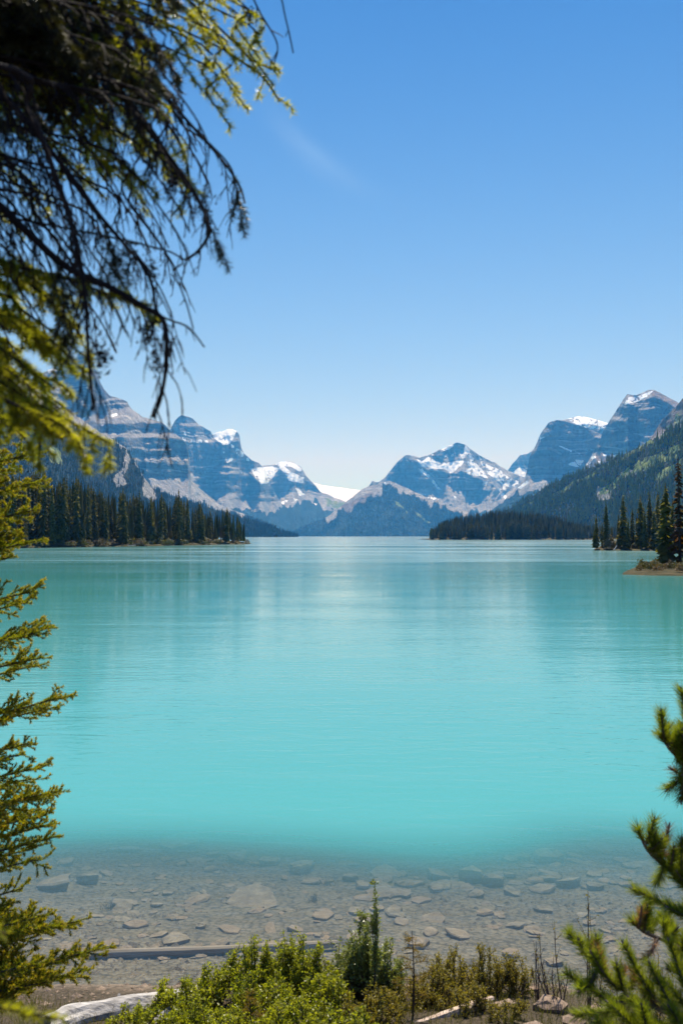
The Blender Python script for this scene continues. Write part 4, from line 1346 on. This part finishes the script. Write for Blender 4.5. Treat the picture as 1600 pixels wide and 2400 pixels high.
def leaf_quads(acc, pos, dirs, ln, wd, r):
    n = len(pos)
    d = unit(dirs); sd = unit(np.cross(d, r.normal(0, 1, (n, 3)))); nm = np.cross(sd, d)
    l = ln * r.uniform(0.45, 1.35, (n, 1)); w = wd * r.uniform(0.7, 1.2, (n, 1))
    v = np.stack([pos, pos + d * l * .45 + sd * w * .5 + nm * w * .12, pos + d * l, pos + d * l * .45 - sd * w * .5 + nm * w * .12], 1).reshape(-1, 3)
    i = (np.arange(n) * 4)[:, None]
    acc.add(v, np.concatenate([i + np.array([[0, 1, 2]]), i + np.array([[0, 2, 3]])]))


def shrub(px, d, top, wpx, label, mat, nst=12, leaf=0.017, lw=0.010, dens=1.0, seed=0, bare=False, spread=1.0, name='willow_shrub', leaf_from=0.25, subl=(.12, .34), mult=1.9, tw_ang=.75, group='shrubs on the bank', sub=9):
    r = np.random.default_rng(seed)
    x = (px - 800) / F * d
    z = float(bed_z(x, d)) - 0.01
    H = CAMZ + (HZ - top) / F * d - z
    Wd = wpx / F * d / 2
    root = empty(name, (x, d, z))
    tag(root, label, 'shrub', group)
    st, lv = Acc(), Acc()
    for i in range(nst if bare else int(nst * mult)):
        a = r.uniform(0, 6.3); q = r.random() ** 0.6
        tipp = np.array([math.cos(a) * q * Wd, math.sin(a) * q * Wd * 0.7, H * (1 - 0.35 * q ** 2) * r.uniform(0.5, 1.06)])
        if i == 0: tipp = np.array([r.normal(0, .1) * Wd, 0, H])
        b0 = np.array([math.cos(a) * q * Wd * .35, math.sin(a) * q * Wd * .3, 0])
        mid = (b0 + tipp) / 2 + np.array([math.cos(a), math.sin(a), 0]) * Wd * .22 * spread + r.normal(0, .02, 3)
        ax = smooth_line([b0, mid, tipp], 6)
        tube(st, ax, np.linspace(0.0052, 0.0012, len(ax)), 5)
        lines = [(ax, leaf_from)]
        for j in range(sub):
            u = r.uniform(.25, .95); k = min(int(u * (len(ax) - 1)), len(ax) - 2)
            dd = unit(ax[k + 1] - ax[k]) + r.normal(0, tw_ang, 3) + (0, 0, .2)
            tw = twig(ax[k], dd, H * r.uniform(*subl) * (1.15 - u * .6), 4, -0.25, .12, r)
            tube(st, tw, np.linspace(0.0022, 0.0008, len(tw)), 4); lines.append((tw, 0.15))
        for ln_, f0 in lines:
            L = np.linalg.norm(np.diff(ln_, axis=0), axis=1).sum()
            n = int(L * 330 * dens * (1 - f0))
            if n < 1: continue
            u = (f0 + (1 - f0) * r.random(n)) * (len(ln_) - 1); k = np.minimum(u.astype(int), len(ln_) - 2); fr = (u - k)[:, None]
            pos = ln_[k] * (1 - fr) + ln_[k + 1] * fr + r.normal(0, .0075 if not bare else .002, (n, 3))
            dirs = unit(ln_[k + 1] - ln_[k]) * .35 + r.normal(0, .6, (n, 3)) + (0, 0, .12)
            leaf_quads(lv, pos, dirs, leaf, lw, r)
    st.build('stems', M_TWIG if bare else M_STEM, root)
    o = lv.build('leaves', mat, root)
    if o: o['kind'] = 'stuff'
    return root


SH = [  # px, distance, top row, width px, leaf material index, stems
    (325, 5.62, 2345, 150, 0, 12, 'low leafy shrub in front of the end of the driftwood log'),
    (420, 5.95, 2285, 150, 0, 14, 'leafy green shrub rising behind the driftwood log'),
    (500, 6.1, 2245, 130, 0, 14, 'leafy shrub with a ragged top left of the yellow sapling'),
    (470, 5.5, 2330, 170, 0, 16, 'dense green shrub at the bottom left of centre'),
    (590, 6.25, 2182, 110, 0, 13, 'taller green shrub whose twigs cross the sunken pole'),
    (665, 6.3, 2172, 110, 0, 14, 'green shrub with upright tips left of the tall willow'),
    (720, 6.2, 2185, 120, 0, 14, 'green shrub close to the left side of the tall willow'),
    (610, 5.8, 2260, 170, 0, 18, 'dense green shrub behind the yellow sapling'),
    (700, 5.5, 2320, 190, 0, 18, 'dense green shrub at the bottom centre'),
    (780, 5.8, 2265, 150, 0, 16, 'dense green shrub below the tall willow'),
    (870, 5.6, 2300, 170, 2, 16, 'olive green shrub at the foot of the dark sapling'),
    (830, 6.35, 2170, 120, 1, 14, 'pale leaved willow bush around the stems of the tall willow'),
    (1010, 6.1, 2250, 130, 2, 12, 'thin leaved shrub right of the dark sapling'),
    (1065, 6.3, 2205, 120, 2, 11, 'sparse shrub with thin upright twigs above the pale log'),
    (1135, 6.35, 2205, 130, 2, 13, 'olive shrub with a ragged top right of the pale log end'),
    (1200, 6.4, 2225, 90, 2, 9, 'sparse olive shrub at the right end of the row'),
    (1090, 5.95, 2290, 150, 2, 14, 'brownish tangled shrub behind the pale log'),
    (955, 6.05, 2300, 120, 2, 13, 'olive shrub in front of the dark sapling above the pale log'),
    (560, 5.35, 2350, 170, 0, 14, 'dense low green shrub at the bottom edge left of centre'),
    (400, 5.35, 2375, 150, 0, 12, 'low green shrub at the bottom edge near the driftwood log'),
    (820, 5.35, 2350, 170, 0, 14, 'dense low green shrub at the bottom edge right of centre'),
    (1180, 5.75, 2330, 110, 2, 8, 'small tangled dull shrub beside the bank boulder'),
]
for i, (px, d, top, w, mi, ns, lab) in enumerate(SH):
    shrub(px, d, top, w, lab, (M_LEAF, M_LEAF2, M_LEAF3)[mi], ns, seed=800 + i, dens=(0.9, 0.9, 0.85)[mi], leaf=(0.017, 0.020, 0.014)[mi], lw=(.0115, .0105, .009)[mi])
shrub(868, 6.15, 2058, 95, 'tall slender willow with pale leaves standing up out of the shrubs', M_LEAF2, 8, 0.024, 0.012, 1.05, 843, spread=.5, leaf_from=.42, sub=9, group=None, subl=(.06, .2), mult=1.0, tw_ang=.55)
shrub(845, 6.25, 2135, 80, 'pale leaved willow bush leaning on the left of the tall willow', M_LEAF2, 8, 0.022, 0.012, 0.9, 845, leaf_from=.35, mult=1.3)
shrub(905, 6.3, 2190, 90, 'pale leaved willow shoots right of the tall willow', M_LEAF2, 9, 0.02, 0.010, 0.8, 841)
for i, (px, d, top, w, ns, lab) in enumerate([(1300, 6.1, 2150, 110, 7, 'bare purple brown twigs rising above the bank boulder'), (1370, 5.9, 2080, 70, 3, 'tall bare stem with a few small leaves behind the pine tip'),
                                              (1255, 6.2, 2195, 80, 5, 'thin bare twigs left of the bank boulder'), (1430, 5.8, 2230, 120, 7, 'bare twigs with sparse leaves behind the pine'), (1530, 5.8, 2225, 140, 9, 'sparse leafy twigs behind the pine at the right edge')]):
    shrub(px, d, top, w, lab, M_LEAF3, ns, 0.017, 0.009, (0.05, 0.10, 0.04, 0.18, 0.4)[i], 860 + i, True, 0.5, 'twig_shrub', 0.5, group='twiggy shrubs on the right bank', sub=5, tw_ang=.5)


def sapling(px, d, top, wpx, label, mat, seed, nb=16):
    r = np.random.default_rng(seed)
    x = (px - 800) / F * d; z = float(bed_z(x, d)) - 0.01
    H = CAMZ + (HZ - top) / F * d - z; W = wpx / F * d / 2
    root = empty('larch_sapling', (x, d, z)); tag(root, label, 'sapling', 'yellow saplings among the shrubs')
    tr = Acc(); tube(tr, smooth_line([(0, 0, 0), (.006, 0, H * .5), (-.004, 0, H)], 5), np.linspace(.0075, .0015, 11), 6)
    tr.build('trunk', M_STEM, root)
    for i in range(nb):
        t = 0.25 + 0.72 * i / nb; a = i * 2.4 + r.normal(0, .3)
        dd = np.array([math.cos(a), math.sin(a), .25])
        b, ns = Acc(), Acc()
        tw = twig((0, 0, H * t), dd, W * (1.2 - t) * r.uniform(.7, 1.2), 5, .2, .1, r)
        tube(b, tw, np.linspace(.0025, .0008, 6), 4); sg = segs_of(tw)
        for j in range(5):
            k = r.integers(1, 5)
            st = twig(tw[k], dd + r.normal(0, .6, 3), W * .3, 3, .1, .1, r); tube(b, st, .0008, 3); sg += segs_of(st)
        needle_tris(ns, sg, 420, .017, .0022, .5, r)
        bo = b.build('branch', M_STEM, root); o = ns.build('needles', mat, bo)
        if o: o['kind'] = 'stuff'


sapling(965, 5.85, 2172, 120, 'dark stemmed sapling with yellow orange needles right of the tall willow', M_YEL, 31)
sapling(588, 5.45, 2310, 110, 'small orange yellow sapling in the shrubs at the bottom left of centre', M_YEL, 32, 12)

# grass along the waterline on the left
gv, gf = Acc(), None
M_GRASS = leaf_mat('shore_grass', (0.05, 0.065, 0.012), (0.15, 0.14, 0.035), 0.3, None, 0.5, 5)
n = 9000
cx_ = rng.uniform(-2.4, 2.2, n); cy_ = rng.uniform(5.2, 6.85, n)
k = (fbm(cx_ * 1.5, cy_ * 2.0, 66, 3) + np.clip((6.4 - cy_), -.3, .5) > 0.02)
cx_, cy_ = cx_[k], cy_[k]; n = len(cx_)
b0 = np.stack([cx_, cy_, bed_z(cx_, cy_)], -1); hh = rng.uniform(.04, .12, (n, 1))
ld = np.concatenate([rng.normal(0, .35, (n, 2)), np.ones((n, 1))], 1)
sd = unit(np.cross(ld, rng.normal(0, 1, (n, 3)))) * .0018
V = np.stack([b0 - sd, b0 + sd, b0 + unit(ld) * hh], 1).reshape(-1, 3)
tag(link('grass', mesh_from('grass', V, np.arange(3 * n).reshape(-1, 3)), M_GRASS), 'short green and yellow grass along the waterline', kind='stuff')
# dark weed tufts under water
for i, (px, py, lab) in enumerate([(770, 2068, 'dark tuft of water weed beside the rough mottled boulder'), (262, 2122, 'dark tuft of water weed on the silt at the left'), (120, 2150, 'dark weed tuft beside the left spruce'), (735, 2105, 'small dark weed tuft below the rough boulder')]):
    d = bed_d(px, py); x = (px - 800) / F * d; m = 60
    p0 = np.zeros((m, 3)) + rng.normal(0, .03, (m, 3)) * (1, 1, 0)
    l = np.concatenate([rng.normal(0, .5, (m, 2)), np.ones((m, 1))], 1); s_ = unit(np.cross(l, rng.normal(0, 1, (m, 3)))) * .002
    V = np.stack([p0 - s_, p0 + s_, p0 + unit(l) * rng.uniform(.04, .10, (m, 1))], 1).reshape(-1, 3)
    tag(link('water_weed', mesh_from('water_weed', V, np.arange(3 * m).reshape(-1, 3)), M_STEM, None, (x, d, float(bed_z(x, d)))), lab, 'weed', 'weed tufts under water')

# ---- left spruce, about five metres away
M_BARK = bark_mat('spruce_bark_near', (0.04, 0.03, 0.024), (0.12, 0.095, 0.075), 25)
M_NDL = leaf_mat('spruce_needles', (0.085, 0.135, 0.011), (0.27, 0.265, 0.026), 0.52, (1.7, 1.6, 0.4), 0.5, 6.0)
M_NDL_Y = leaf_mat('sun_toned_young_needles', (0.34, 0.27, 0.03), (0.52, 0.36, 0.055), 0.45, (1.5, 1.5, 0.4), 0.5, 8.0)  # yellow young tips, with the sunlight on them put into the colour
D = 5.0
tx = -2.45
sp = empty('spruce_tree', (0, 0, 0)); tag(sp, 'spruce at the left edge with sunlit yellow green branches reaching over the water', 'spruce')
ac = Acc(); tube(ac, [(tx, D, float(bed_z(tx, D)) - .2), (tx, D, 1.5), (tx + .02, D, 3.2), (tx, D, 5.5), (tx, D, 7.6)], [.11, .095, .075, .04, .01], 10); ac.build('trunk', M_BARK, sp)
BR = [(85, 1062, 5.0), (88, 1130, 5.2), (80, 1195, 4.8), (84, 1268, 5.1), (82, 1385, 5.0), (108, 1470, 4.9), (105, 1540, 5.1), (158, 1630, 5.0), (70, 1740, 5.2),
      (138, 1850, 4.9), (100, 1795, 5.2), (120, 1960, 5.0), (128, 1925, 5.3), (90, 2010, 4.8), (60, 2075, 5.2), (190, 2150, 5.0), (238, 2215, 4.9), (200, 2265, 5.2), (120, 2290, 4.8), (60, 2240, 4.9), (100, 2150, 5.3), (30, 1100, 5.1), (20, 1230, 5.2), (50, 2340, 5.1)]
BR += [(px - abs(rng.normal(0, 22)) - 6, py + rng.normal(0, 26), d + rng.choice([-.25, .25])) for px, py, d in BR if py > 1880] + [(px - rng.uniform(5, 30), py + rng.uniform(6, 26), d + rng.choice([-.2, .2])) for px, py, d in BR if 1350 < py <= 1880 and px > 65]
BR += [(rng.uniform(20, 190), rng.uniform(2080, 2300), rng.uniform(4.7, 5.3)) for i in range(8)]
BR += [(rng.uniform(-10, 40), rng.uniform(1050, 1330), rng.uniform(4.7, 5.3)) for i in range(5)]
for i, (px, py, d) in enumerate(BR):
    tip = at(px, py, d)
    L = tip[0] - tx
    base = np.array([tx, D, tip[2] + 0.06 * L + rng.normal(0, .02)])
    mid = base * .45 + tip * .55 + np.array([0, (d - D) * .3, -0.11 * L])
    conifer_bough(sp, [base, base * .75 + mid * .25 + (0, 0, .01), mid, tip], 0.013, 0.25, 0.022, None, (M_BARK, M_NDL, M_NDL_Y), 1350, .016, .0030, droop=-.14, tipglow=.75, subgap=.03, seed=900 + i, start=.35,
                  plane=np.array([0, .25, 1.0]), fwd=(.9, 1.5), scat=.4)
for i in range(14):     # boughs on the far and near sides, outside the frame
    a = rng.uniform(1.2, 5.1); z0 = rng.uniform(1, 6.5); L = rng.uniform(.5, .9) * (1.1 - z0 / 9)
    b0 = np.array([tx, D, z0]); tp = b0 + np.array([math.cos(a) * L, math.sin(a) * L, -.12 * L])
    conifer_bough(sp, [b0, b0 * .5 + tp * .5 + (0, 0, -.04), tp], .014, .22, .07, None, (M_BARK, M_NDL), 700, .016, .004, droop=.05, seed=950 + i, start=.3, sub=False)

# ---- overhanging tree right beside the camera
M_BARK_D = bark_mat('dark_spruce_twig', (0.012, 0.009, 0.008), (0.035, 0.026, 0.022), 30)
M_NDL_D = leaf_mat('shade_toned_needles', (0.020, 0.028, 0.008), (0.055, 0.055, 0.014), 0.28, (1.7, 1.5, 0.5), 0.45, 10.0, 0.5)  # darker needle copy: the shade inside the crown is put into the colour
M_NDL_B = leaf_mat('sun_toned_needles', (0.23, 0.255, 0.02), (0.46, 0.41, 0.045), 0.55, (1.6, 1.6, 0.4), 0.36, 10.0, 0.6)  # brighter needle copy: sunlight on the sprays is put into the colour
M_NDL_BY = leaf_mat('sun_toned_shoot_tips', (0.24, 0.25, 0.02), (0.36, 0.32, 0.03), 0.5, (1.4, 1.5, 0.4), 0.5, 10.0)  # spray tips, painted bright for the direct sun on them
M_LICHEN = bark_mat('black_lichen', (0.012, 0.012, 0.012), (0.03, 0.028, 0.024), 60)
ov = empty('spruce_tree', (0, 0, 0)); tag(ov, 'dark overhanging spruce filling the upper left with drooping bare twigs', 'spruce')
OX, OY = -1.25, 1.5
ac = Acc(); tube(ac, [(OX, OY, float(np.minimum(bed_z(OX, OY), 1.35)) - .3), (OX, OY, 2.5), (OX - .02, OY, 4.2), (OX, OY, 6.5)], [.13, .11, .085, .04], 10); ac.build('trunk', M_BARK_D, ov)


def px_line(pts, d0, d1):
    m = len(pts)
    return [at(x, y, d0 + (d1 - d0) * i / (m - 1)) for i, (x, y) in enumerate(pts)]


def limb(pts, d0, d1, r0, mats=None, **kw):
    ln = px_line(pts, d0, d1)
    first = ln[0]
    st = np.array([OX, OY, first[2] + 0.12])
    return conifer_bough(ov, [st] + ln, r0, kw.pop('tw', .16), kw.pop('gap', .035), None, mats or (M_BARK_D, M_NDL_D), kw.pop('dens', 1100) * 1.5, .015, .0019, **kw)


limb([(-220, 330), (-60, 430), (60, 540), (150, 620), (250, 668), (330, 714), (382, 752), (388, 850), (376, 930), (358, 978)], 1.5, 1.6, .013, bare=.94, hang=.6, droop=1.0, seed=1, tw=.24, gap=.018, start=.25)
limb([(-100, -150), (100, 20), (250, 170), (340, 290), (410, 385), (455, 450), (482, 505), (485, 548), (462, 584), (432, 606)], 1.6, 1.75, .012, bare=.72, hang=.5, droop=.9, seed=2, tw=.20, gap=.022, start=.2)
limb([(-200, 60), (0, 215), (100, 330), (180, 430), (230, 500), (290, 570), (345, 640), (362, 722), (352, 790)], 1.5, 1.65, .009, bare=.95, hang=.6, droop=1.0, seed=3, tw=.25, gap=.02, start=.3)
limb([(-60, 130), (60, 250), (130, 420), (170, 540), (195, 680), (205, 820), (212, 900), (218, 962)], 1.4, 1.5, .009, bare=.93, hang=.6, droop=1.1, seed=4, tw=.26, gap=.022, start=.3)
limb([(100, -200), (340, -60), (450, 30), (540, 115), (610, 165), (655, 228)], 1.9, 2.05, .008, (M_BARK_D, M_NDL_B, M_NDL_BY), bare=.1, hang=.15, droop=.4, seed=5, tw=.12, gap=.03, start=.35, tipglow=.25, dens=800)
limb([(240, -160), (420, -30), (540, 80), (590, 130), (655, 152)], 1.95, 2.05, .006, (M_BARK_D, M_NDL_B, M_NDL_BY), bare=.25, hang=.1, droop=.3, seed=6, tw=.10, gap=.035, start=.45, tipglow=.25, dens=800)
limb([(60, -120), (260, 70), (380, 210), (450, 290), (520, 370), (560, 430), (572, 470)], 1.8, 1.95, .008, bare=.85, hang=.45, droop=.9, seed=7, tw=.26, gap=.026, start=.3)
limb([(200, 50), (330, 210), (420, 330), (440, 440), (400, 500)], 1.7, 1.75, .007, (M_BARK_D, M_NDL_B), bare=.25, hang=.4, droop=.6, seed=8, tw=.12, gap=.03, start=.3, dens=900)
limb([(420, -150), (560, -60), (610, 20), (648, 90), (640, 140)], 1.9, 1.95, .004, bare=1.0, hang=.4, droop=.7, seed=9, tw=.10, gap=.05, start=.5, sub=False)
limb([(540, -160), (640, -60), (668, 30), (686, 112)], 1.9, 1.95, .0035, bare=1.0, hang=.4, droop=.6, seed=10, tw=.06, gap=.07, start=.6, sub=False)
limb([(120, 640), (300, 700), (390, 745), (440, 765), (478, 812)], 1.62, 1.64, .004, bare=1.0, hang=.35, droop=.7, seed=11, tw=.09, gap=.03, start=.6)
limb([(300, 560), (400, 640), (432, 700), (452, 770)], 1.66, 1.7, .003, bare=1.0, hang=.3, droop=.7, seed=12, tw=.07, gap=.05, start=.6, sub=False)
limb([(250, 180), (430, 290), (500, 340), (545, 400), (540, 470)], 1.8, 1.85, .004, bare=1.0, hang=.35, droop=.8, seed=13, tw=.10, gap=.03, start=.5)
# needle-bearing sprays on the lower left
for i, (pts, d0, d1, tg) in enumerate([
        ([(-260, 640), (-60, 700), (40, 745), (110, 790), (168, 842)], 1.75, 1.7, .3), ([(-280, 560), (-80, 620), (60, 660), (150, 740), (190, 790)], 1.8, 1.75, .25),
        ([(-300, 760), (-80, 850), (50, 925), (140, 975), (215, 1015), (262, 1042)], 1.65, 1.65, .9), ([(-280, 720), (-60, 830), (40, 920), (80, 990), (95, 1050)], 1.75, 1.7, .6),
        ([(-260, 800), (-60, 900), (60, 960), (150, 1000), (205, 1075)], 1.6, 1.6, .9), ([(-300, 600), (-100, 700), (0, 800), (60, 860), (140, 900), (170, 925)], 1.85, 1.8, .4),
        ([(-300, 880), (-100, 950), (0, 990), (50, 1020), (80, 1060)], 1.8, 1.8, .4), ([(-280, 480), (-120, 560), (-20, 640), (40, 720), (70, 800)], 1.9, 1.9, .2),
        ([(-200, 540), (0, 610), (150, 650), (260, 690), (350, 712)], 1.6, 1.62, .25), ([(-260, 700), (-100, 760), (0, 830), (30, 900), (20, 980)], 2.0, 2.0, .4)]):
    limb(pts, d0, d1, .007, (M_BARK_D, M_NDL_B, M_NDL_BY), bare=.05, hang=.25, droop=.4, seed=40 + i, tw=.14, gap=.022, start=.3, tipglow=tg, dens=1200)
# the dark mass of the crown at the top left
for i in range(110):
    px = rng.uniform(-120, 430) if i > 55 else rng.uniform(-100, 250); py = rng.uniform(-140, 330) - max(px - 180, 0) * 0.35; d = rng.uniform(1.5, 2.5)
    tip = (px, py); st = (px - rng.uniform(180, 330), py - rng.uniform(120, 260))
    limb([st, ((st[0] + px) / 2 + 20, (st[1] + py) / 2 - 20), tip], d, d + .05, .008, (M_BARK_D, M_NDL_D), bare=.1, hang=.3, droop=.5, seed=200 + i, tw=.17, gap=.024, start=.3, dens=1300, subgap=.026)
for i in range(20):     # sprays that hang between the limbs
    px = rng.uniform(0, 440); py = rng.uniform(330, 560) - px * .25; d = rng.uniform(1.6, 2.2)
    limb([(px - 260, py - 240), (px - 100, py - 90), (px, py)], d, d + .05, .006, (M_BARK_D, M_NDL_B), bare=.35, hang=.35, droop=.6, seed=150 + i, tw=.12, gap=.03, start=.4, dens=900)
for i in range(20):     # leafy sprays low on the left, before the far mountain
    px = rng.uniform(10, 215); py = rng.uniform(700, 1040); d = rng.uniform(1.6, 2.0)
    limb([(px - 300, py - 190), (px - 150, py - 110), (px - 60, py - 45), (px, py)], d, d + .04, .005, (M_BARK_D, M_NDL_B, M_NDL_BY), bare=.05, hang=.25, droop=.4, seed=460 + i, tw=.10, gap=.028, start=.4, tipglow=.5, dens=1000)
for i in range(34):     # fine bare limbs threaded between the others
    px = rng.uniform(20, 520); py = rng.uniform(420, 840) - max(px - 330, 0) * 1.4; d = rng.uniform(1.5, 2.0)
    limb([(px - 240, py - 330), (px - 130, py - 200), (px - 40, py - 80), (px, py)], d, d + .06, .0035, bare=1.0, hang=.5, droop=.9, seed=400 + i * 7, tw=.16, gap=.035, start=.45)
for i, (px, py) in enumerate([(640, 190), (600, 150), (560, 210), (580, 250), (530, 240), (500, 150), (520, 90), (610, 130), (470, 200), (540, 290), (655, 160), (440, 120)]):     # sunlit sprays near the end of the top limb
    d = 1.95 + rng.uniform(-.1, .1)
    limb([(px - 150, py - 190), (px - 60, py - 80), (px, py)], d, d + .03, .0035, (M_BARK_D, M_NDL_B, M_NDL_BY), bare=.1, hang=.2, droop=.4, seed=430 + i, tw=.06, gap=.03, start=.62, tipglow=.3, dens=900)
# black lichen tufts caught on the twigs
for i, (px, py, d, s) in enumerate([(292, 604, 1.6, .016), (354, 632, 1.62, .013), (346, 778, 1.6, .016), (232, 832, 1.5, .018), (474, 470, 1.72, .014), (400, 425, 1.7, .016), (482, 505, 1.73, .010), (365, 850, 1.58, .012), (580, 22, 1.93, .012), (420, 400, 1.7, .012)]):
    p = at(px, py, d); m = 150
    c = rng.normal(0, 1, (m, 3)) * s * (0.45, .45, .8); t = rng.normal(0, 1, (m, 3, 3)) * s * .17
    V = (p + c[:, None] + t).reshape(-1, 3)
    o = link('lichen_tuft', mesh_from('lichen_tuft', V, np.arange(3 * m).reshape(-1, 3)), M_LICHEN, ov)
# blurred bright bough low at the left, very near
limb([(-260, 2230), (-120, 2290), (0, 2345), (80, 2362), (130, 2372)], 1.25, 1.25, .006, (M_BARK_D, M_NDL_B, M_NDL_BY), bare=0, hang=.05, droop=.1, seed=300, tw=.07, gap=.02, start=.6, tipglow=.8)
limb([(-260, 2080), (-120, 2130), (-30, 2165), (25, 2180)], 1.2, 1.2, .005, (M_BARK_D, M_NDL_B, M_NDL_BY), bare=0, hang=.05, droop=.1, seed=301, tw=.05, gap=.02, start=.7, tipglow=.8)

# ---- pine at the right edge
M_PINE = leaf_mat('pine_needles', (0.085, 0.145, 0.015), (0.25, 0.28, 0.035), 0.5, (1.6, 1.5, 0.45), 0.42, 9.0, 0.5)
M_PINE_B = leaf_mat('dry_brown_needles', (0.26, 0.13, 0.055), (0.42, 0.24, 0.11), 0.3, (1.3, 1.1, 0.7), 0.6, 9.0)
M_PBARK = bark_mat('grey_pine_bark', (0.09, 0.07, 0.055), (0.26, 0.21, 0.18), 30, (1, 1, 1), .6)
PX, PY = 1.62, 3.3
pn = empty('pine_tree', (0, 0, 0)); tag(pn, 'young pine at the right edge with long needled upright shoots', 'pine')
ac = Acc(); tube(ac, [(PX, PY, float(bed_z(PX, PY)) - .2), (PX + .02, PY, 1.6), (PX, PY, 2.5), (PX + .02, PY, 3.15)], [.05, .042, .028, .008], 9); ac.build('trunk', M_PBARK, pn)


def pine_bough(pts, d0, d1, r0, shoots, seed):
    """A bough with needle shoots; each shoot: fraction along the bough, tip px, tip py, dry."""
    r = np.random.default_rng(seed)
    ln = px_line(pts, d0, d1)
    ax = smooth_line([np.array([PX, PY, ln[0][2] - .05])] + ln, 5)
    wood = Acc(); tube(wood, ax, np.linspace(r0, .003, len(ax)), 7)
    gr, dry = Acc(), Acc()
    tip = ax[-4:]
    needle_tris(gr, segs_of(tip), 4200, .050, .0022, 1.25, r, .1)
    shoots = list(shoots)
    for q in range(17):
        fr = r.uniform(.3, .95); k = int(fr * (len(ax) - 1)); p = ax[k]
        bx, by = p[0] / p[1] * F + 800, HZ - (p[2] - CAMZ) / p[1] * F
        shoots.append((fr, bx - r.uniform(-30, 25), by - r.uniform(15, 70), r.random() < .12))
    for fr, sx, sy, dr in shoots:
        k = int(fr * (len(ax) - 1)); b = ax[k]
        d = d0 + (d1 - d0) * fr + r.normal(0, .05)
        t = at(sx, sy, d)
        L = np.linalg.norm(t - b)
        s = smooth_line([b, b * .5 + t * .5 + np.array([0, 0, -.10 * L]), t], 5)
        tube(wood, s, np.linspace(.0065, .0028, len(s)), 6)
        sl = np.linalg.norm(np.diff(s, axis=0), axis=1)[::-1].cumsum()[::-1]
        sg = [q for q, l in zip(segs_of(s), sl) if l < 0.21]
        needle_tris(dry if dr else gr, sg, 3800 if not dr else 1500, .048 if not dr else .042, .0022, 1.15, r, .12)
        # terminal bud
        tube(wood, np.array([s[-1], s[-1] + unit(s[-1] - s[-2]) * .012, s[-1] + unit(s[-1] - s[-2]) * .02]), [.0035, .003, .0006], 5)
    b = wood.build('branch', M_PBARK, pn)
    o = gr.build('needles', M_PINE, b)
    if o: o['kind'] = 'stuff'
    o = dry.build('dry_needles', M_PINE_B, b)
    if o: o['kind'] = 'stuff'


pine_bough([(1900, 2300), (1750, 2190), (1640, 2090), (1560, 2030), (1510, 1985), (1490, 1938)], 3.2, 3.15, .016,
           [(.5, 1535, 2000, 0), (.6, 1590, 1965, 0), (.75, 1560, 1935, 1), (.8, 1590, 1990, 1), (.45, 1480, 2078, 0), (.7, 1530, 2060, 0), (.55, 1590, 2050, 0), (.85, 1540, 1965, 0), (.4, 1560, 2120, 0), (.3, 1640, 2040, 0)], 1)
pine_bough([(1900, 2030), (1800, 1960), (1700, 1880), (1620, 1800), (1570, 1760), (1542, 1718)], 3.3, 3.2, .013,
           [(.6, 1592, 1618, 0), (.7, 1560, 1845, 0), (.65, 1600, 1700, 0), (.75, 1590, 1870, 0), (.5, 1640, 1650, 0), (.8, 1585, 1780, 0), (.6, 1570, 1800, 1)], 2)
pine_bough([(1900, 2560), (1750, 2440), (1640, 2385), (1540, 2355), (1440, 2300), (1370, 2230), (1328, 2178)], 3.1, 3.2, .014,
           [(.55, 1455, 2205, 0), (.62, 1322, 2272, 0), (.75, 1390, 2210, 1), (.7, 1380, 2225, 0), (.5, 1515, 2250, 0), (.45, 1560, 2200, 0), (.58, 1470, 2260, 1), (.66, 1342, 2365, 0), (.7, 1420, 2360, 0), (.5, 1480, 2385, 0), (.4, 1560, 2300, 0), (.8, 1350, 2310, 0), (.45, 1590, 2250, 0), (.6, 1500, 2310, 0)], 3)
pine_bough([(1900, 2400), (1760, 2320), (1650, 2250), (1560, 2200), (1500, 2175), (1475, 2150)], 3.35, 3.3, .013,
           [(.6, 1540, 2135, 0), (.7, 1575, 2170, 0), (.5, 1600, 2110, 0), (.75, 1500, 2240, 1), (.65, 1590, 2230, 0), (.55, 1560, 2260, 0)], 4)
pine_bough([(1900, 2500), (1720, 2480), (1600, 2440), (1500, 2410), (1430, 2395)], 3.0, 3.0, .012,
           [(.6, 1470, 2330, 0), (.5, 1560, 2350, 0), (.7, 1420, 2340, 0), (.45, 1600, 2370, 0), (.65, 1390, 2380, 0)], 5)
# boughs on the far sides of the pine, whorl by whorl, and its leader
for i in range(22):
    r_ = np.random.default_rng(600 + i)
    z0 = 0.9 + 2.2 * (i / 22); an = i * 2.4 if math.cos(i * 2.4) > -0.35 else i * 2.4 + math.pi
    L = (0.75 - 0.22 * (z0 - .9)) * r_.uniform(.7, 1.0)
    b0 = np.array([PX, PY, z0]); t0 = b0 + np.array([math.cos(an) * L, math.sin(an) * L, .22 * L])
    ax = smooth_line([b0, b0 * .5 + t0 * .5 + np.array([0, 0, -.05]), t0], 6)
    wood, gr = Acc(), Acc(); tube(wood, ax, np.linspace(.010, .003, len(ax)), 6)
    needle_tris(gr, segs_of(ax[5:]), 1500, .048, .0022, 1.15, r_, .12)
    for j in range(5):
        k = r_.integers(4, len(ax) - 2); st = twig(ax[k], ax[k + 1] - ax[k] + r_.normal(0, .02, 3) + np.array([0, 0, .035]), r_.uniform(.12, .24), 4, -.4, .08, r_)
        tube(wood, st, np.linspace(.005, .0025, len(st)), 5); needle_tris(gr, segs_of(st), 1500, .048, .0022, 1.15, r_, .12)
    bo = wood.build('branch', M_PBARK, pn); o = gr.build('needles', M_PINE, bo); o['kind'] = 'stuff'
gr = Acc(); needle_tris(gr, [(np.array([PX, PY, 2.75]), np.array([PX + .02, PY, 3.15]))], 1500, .048, .0022, 1.15, None, .12)
o = gr.build('needles', M_PINE, pn); o['kind'] = 'stuff'
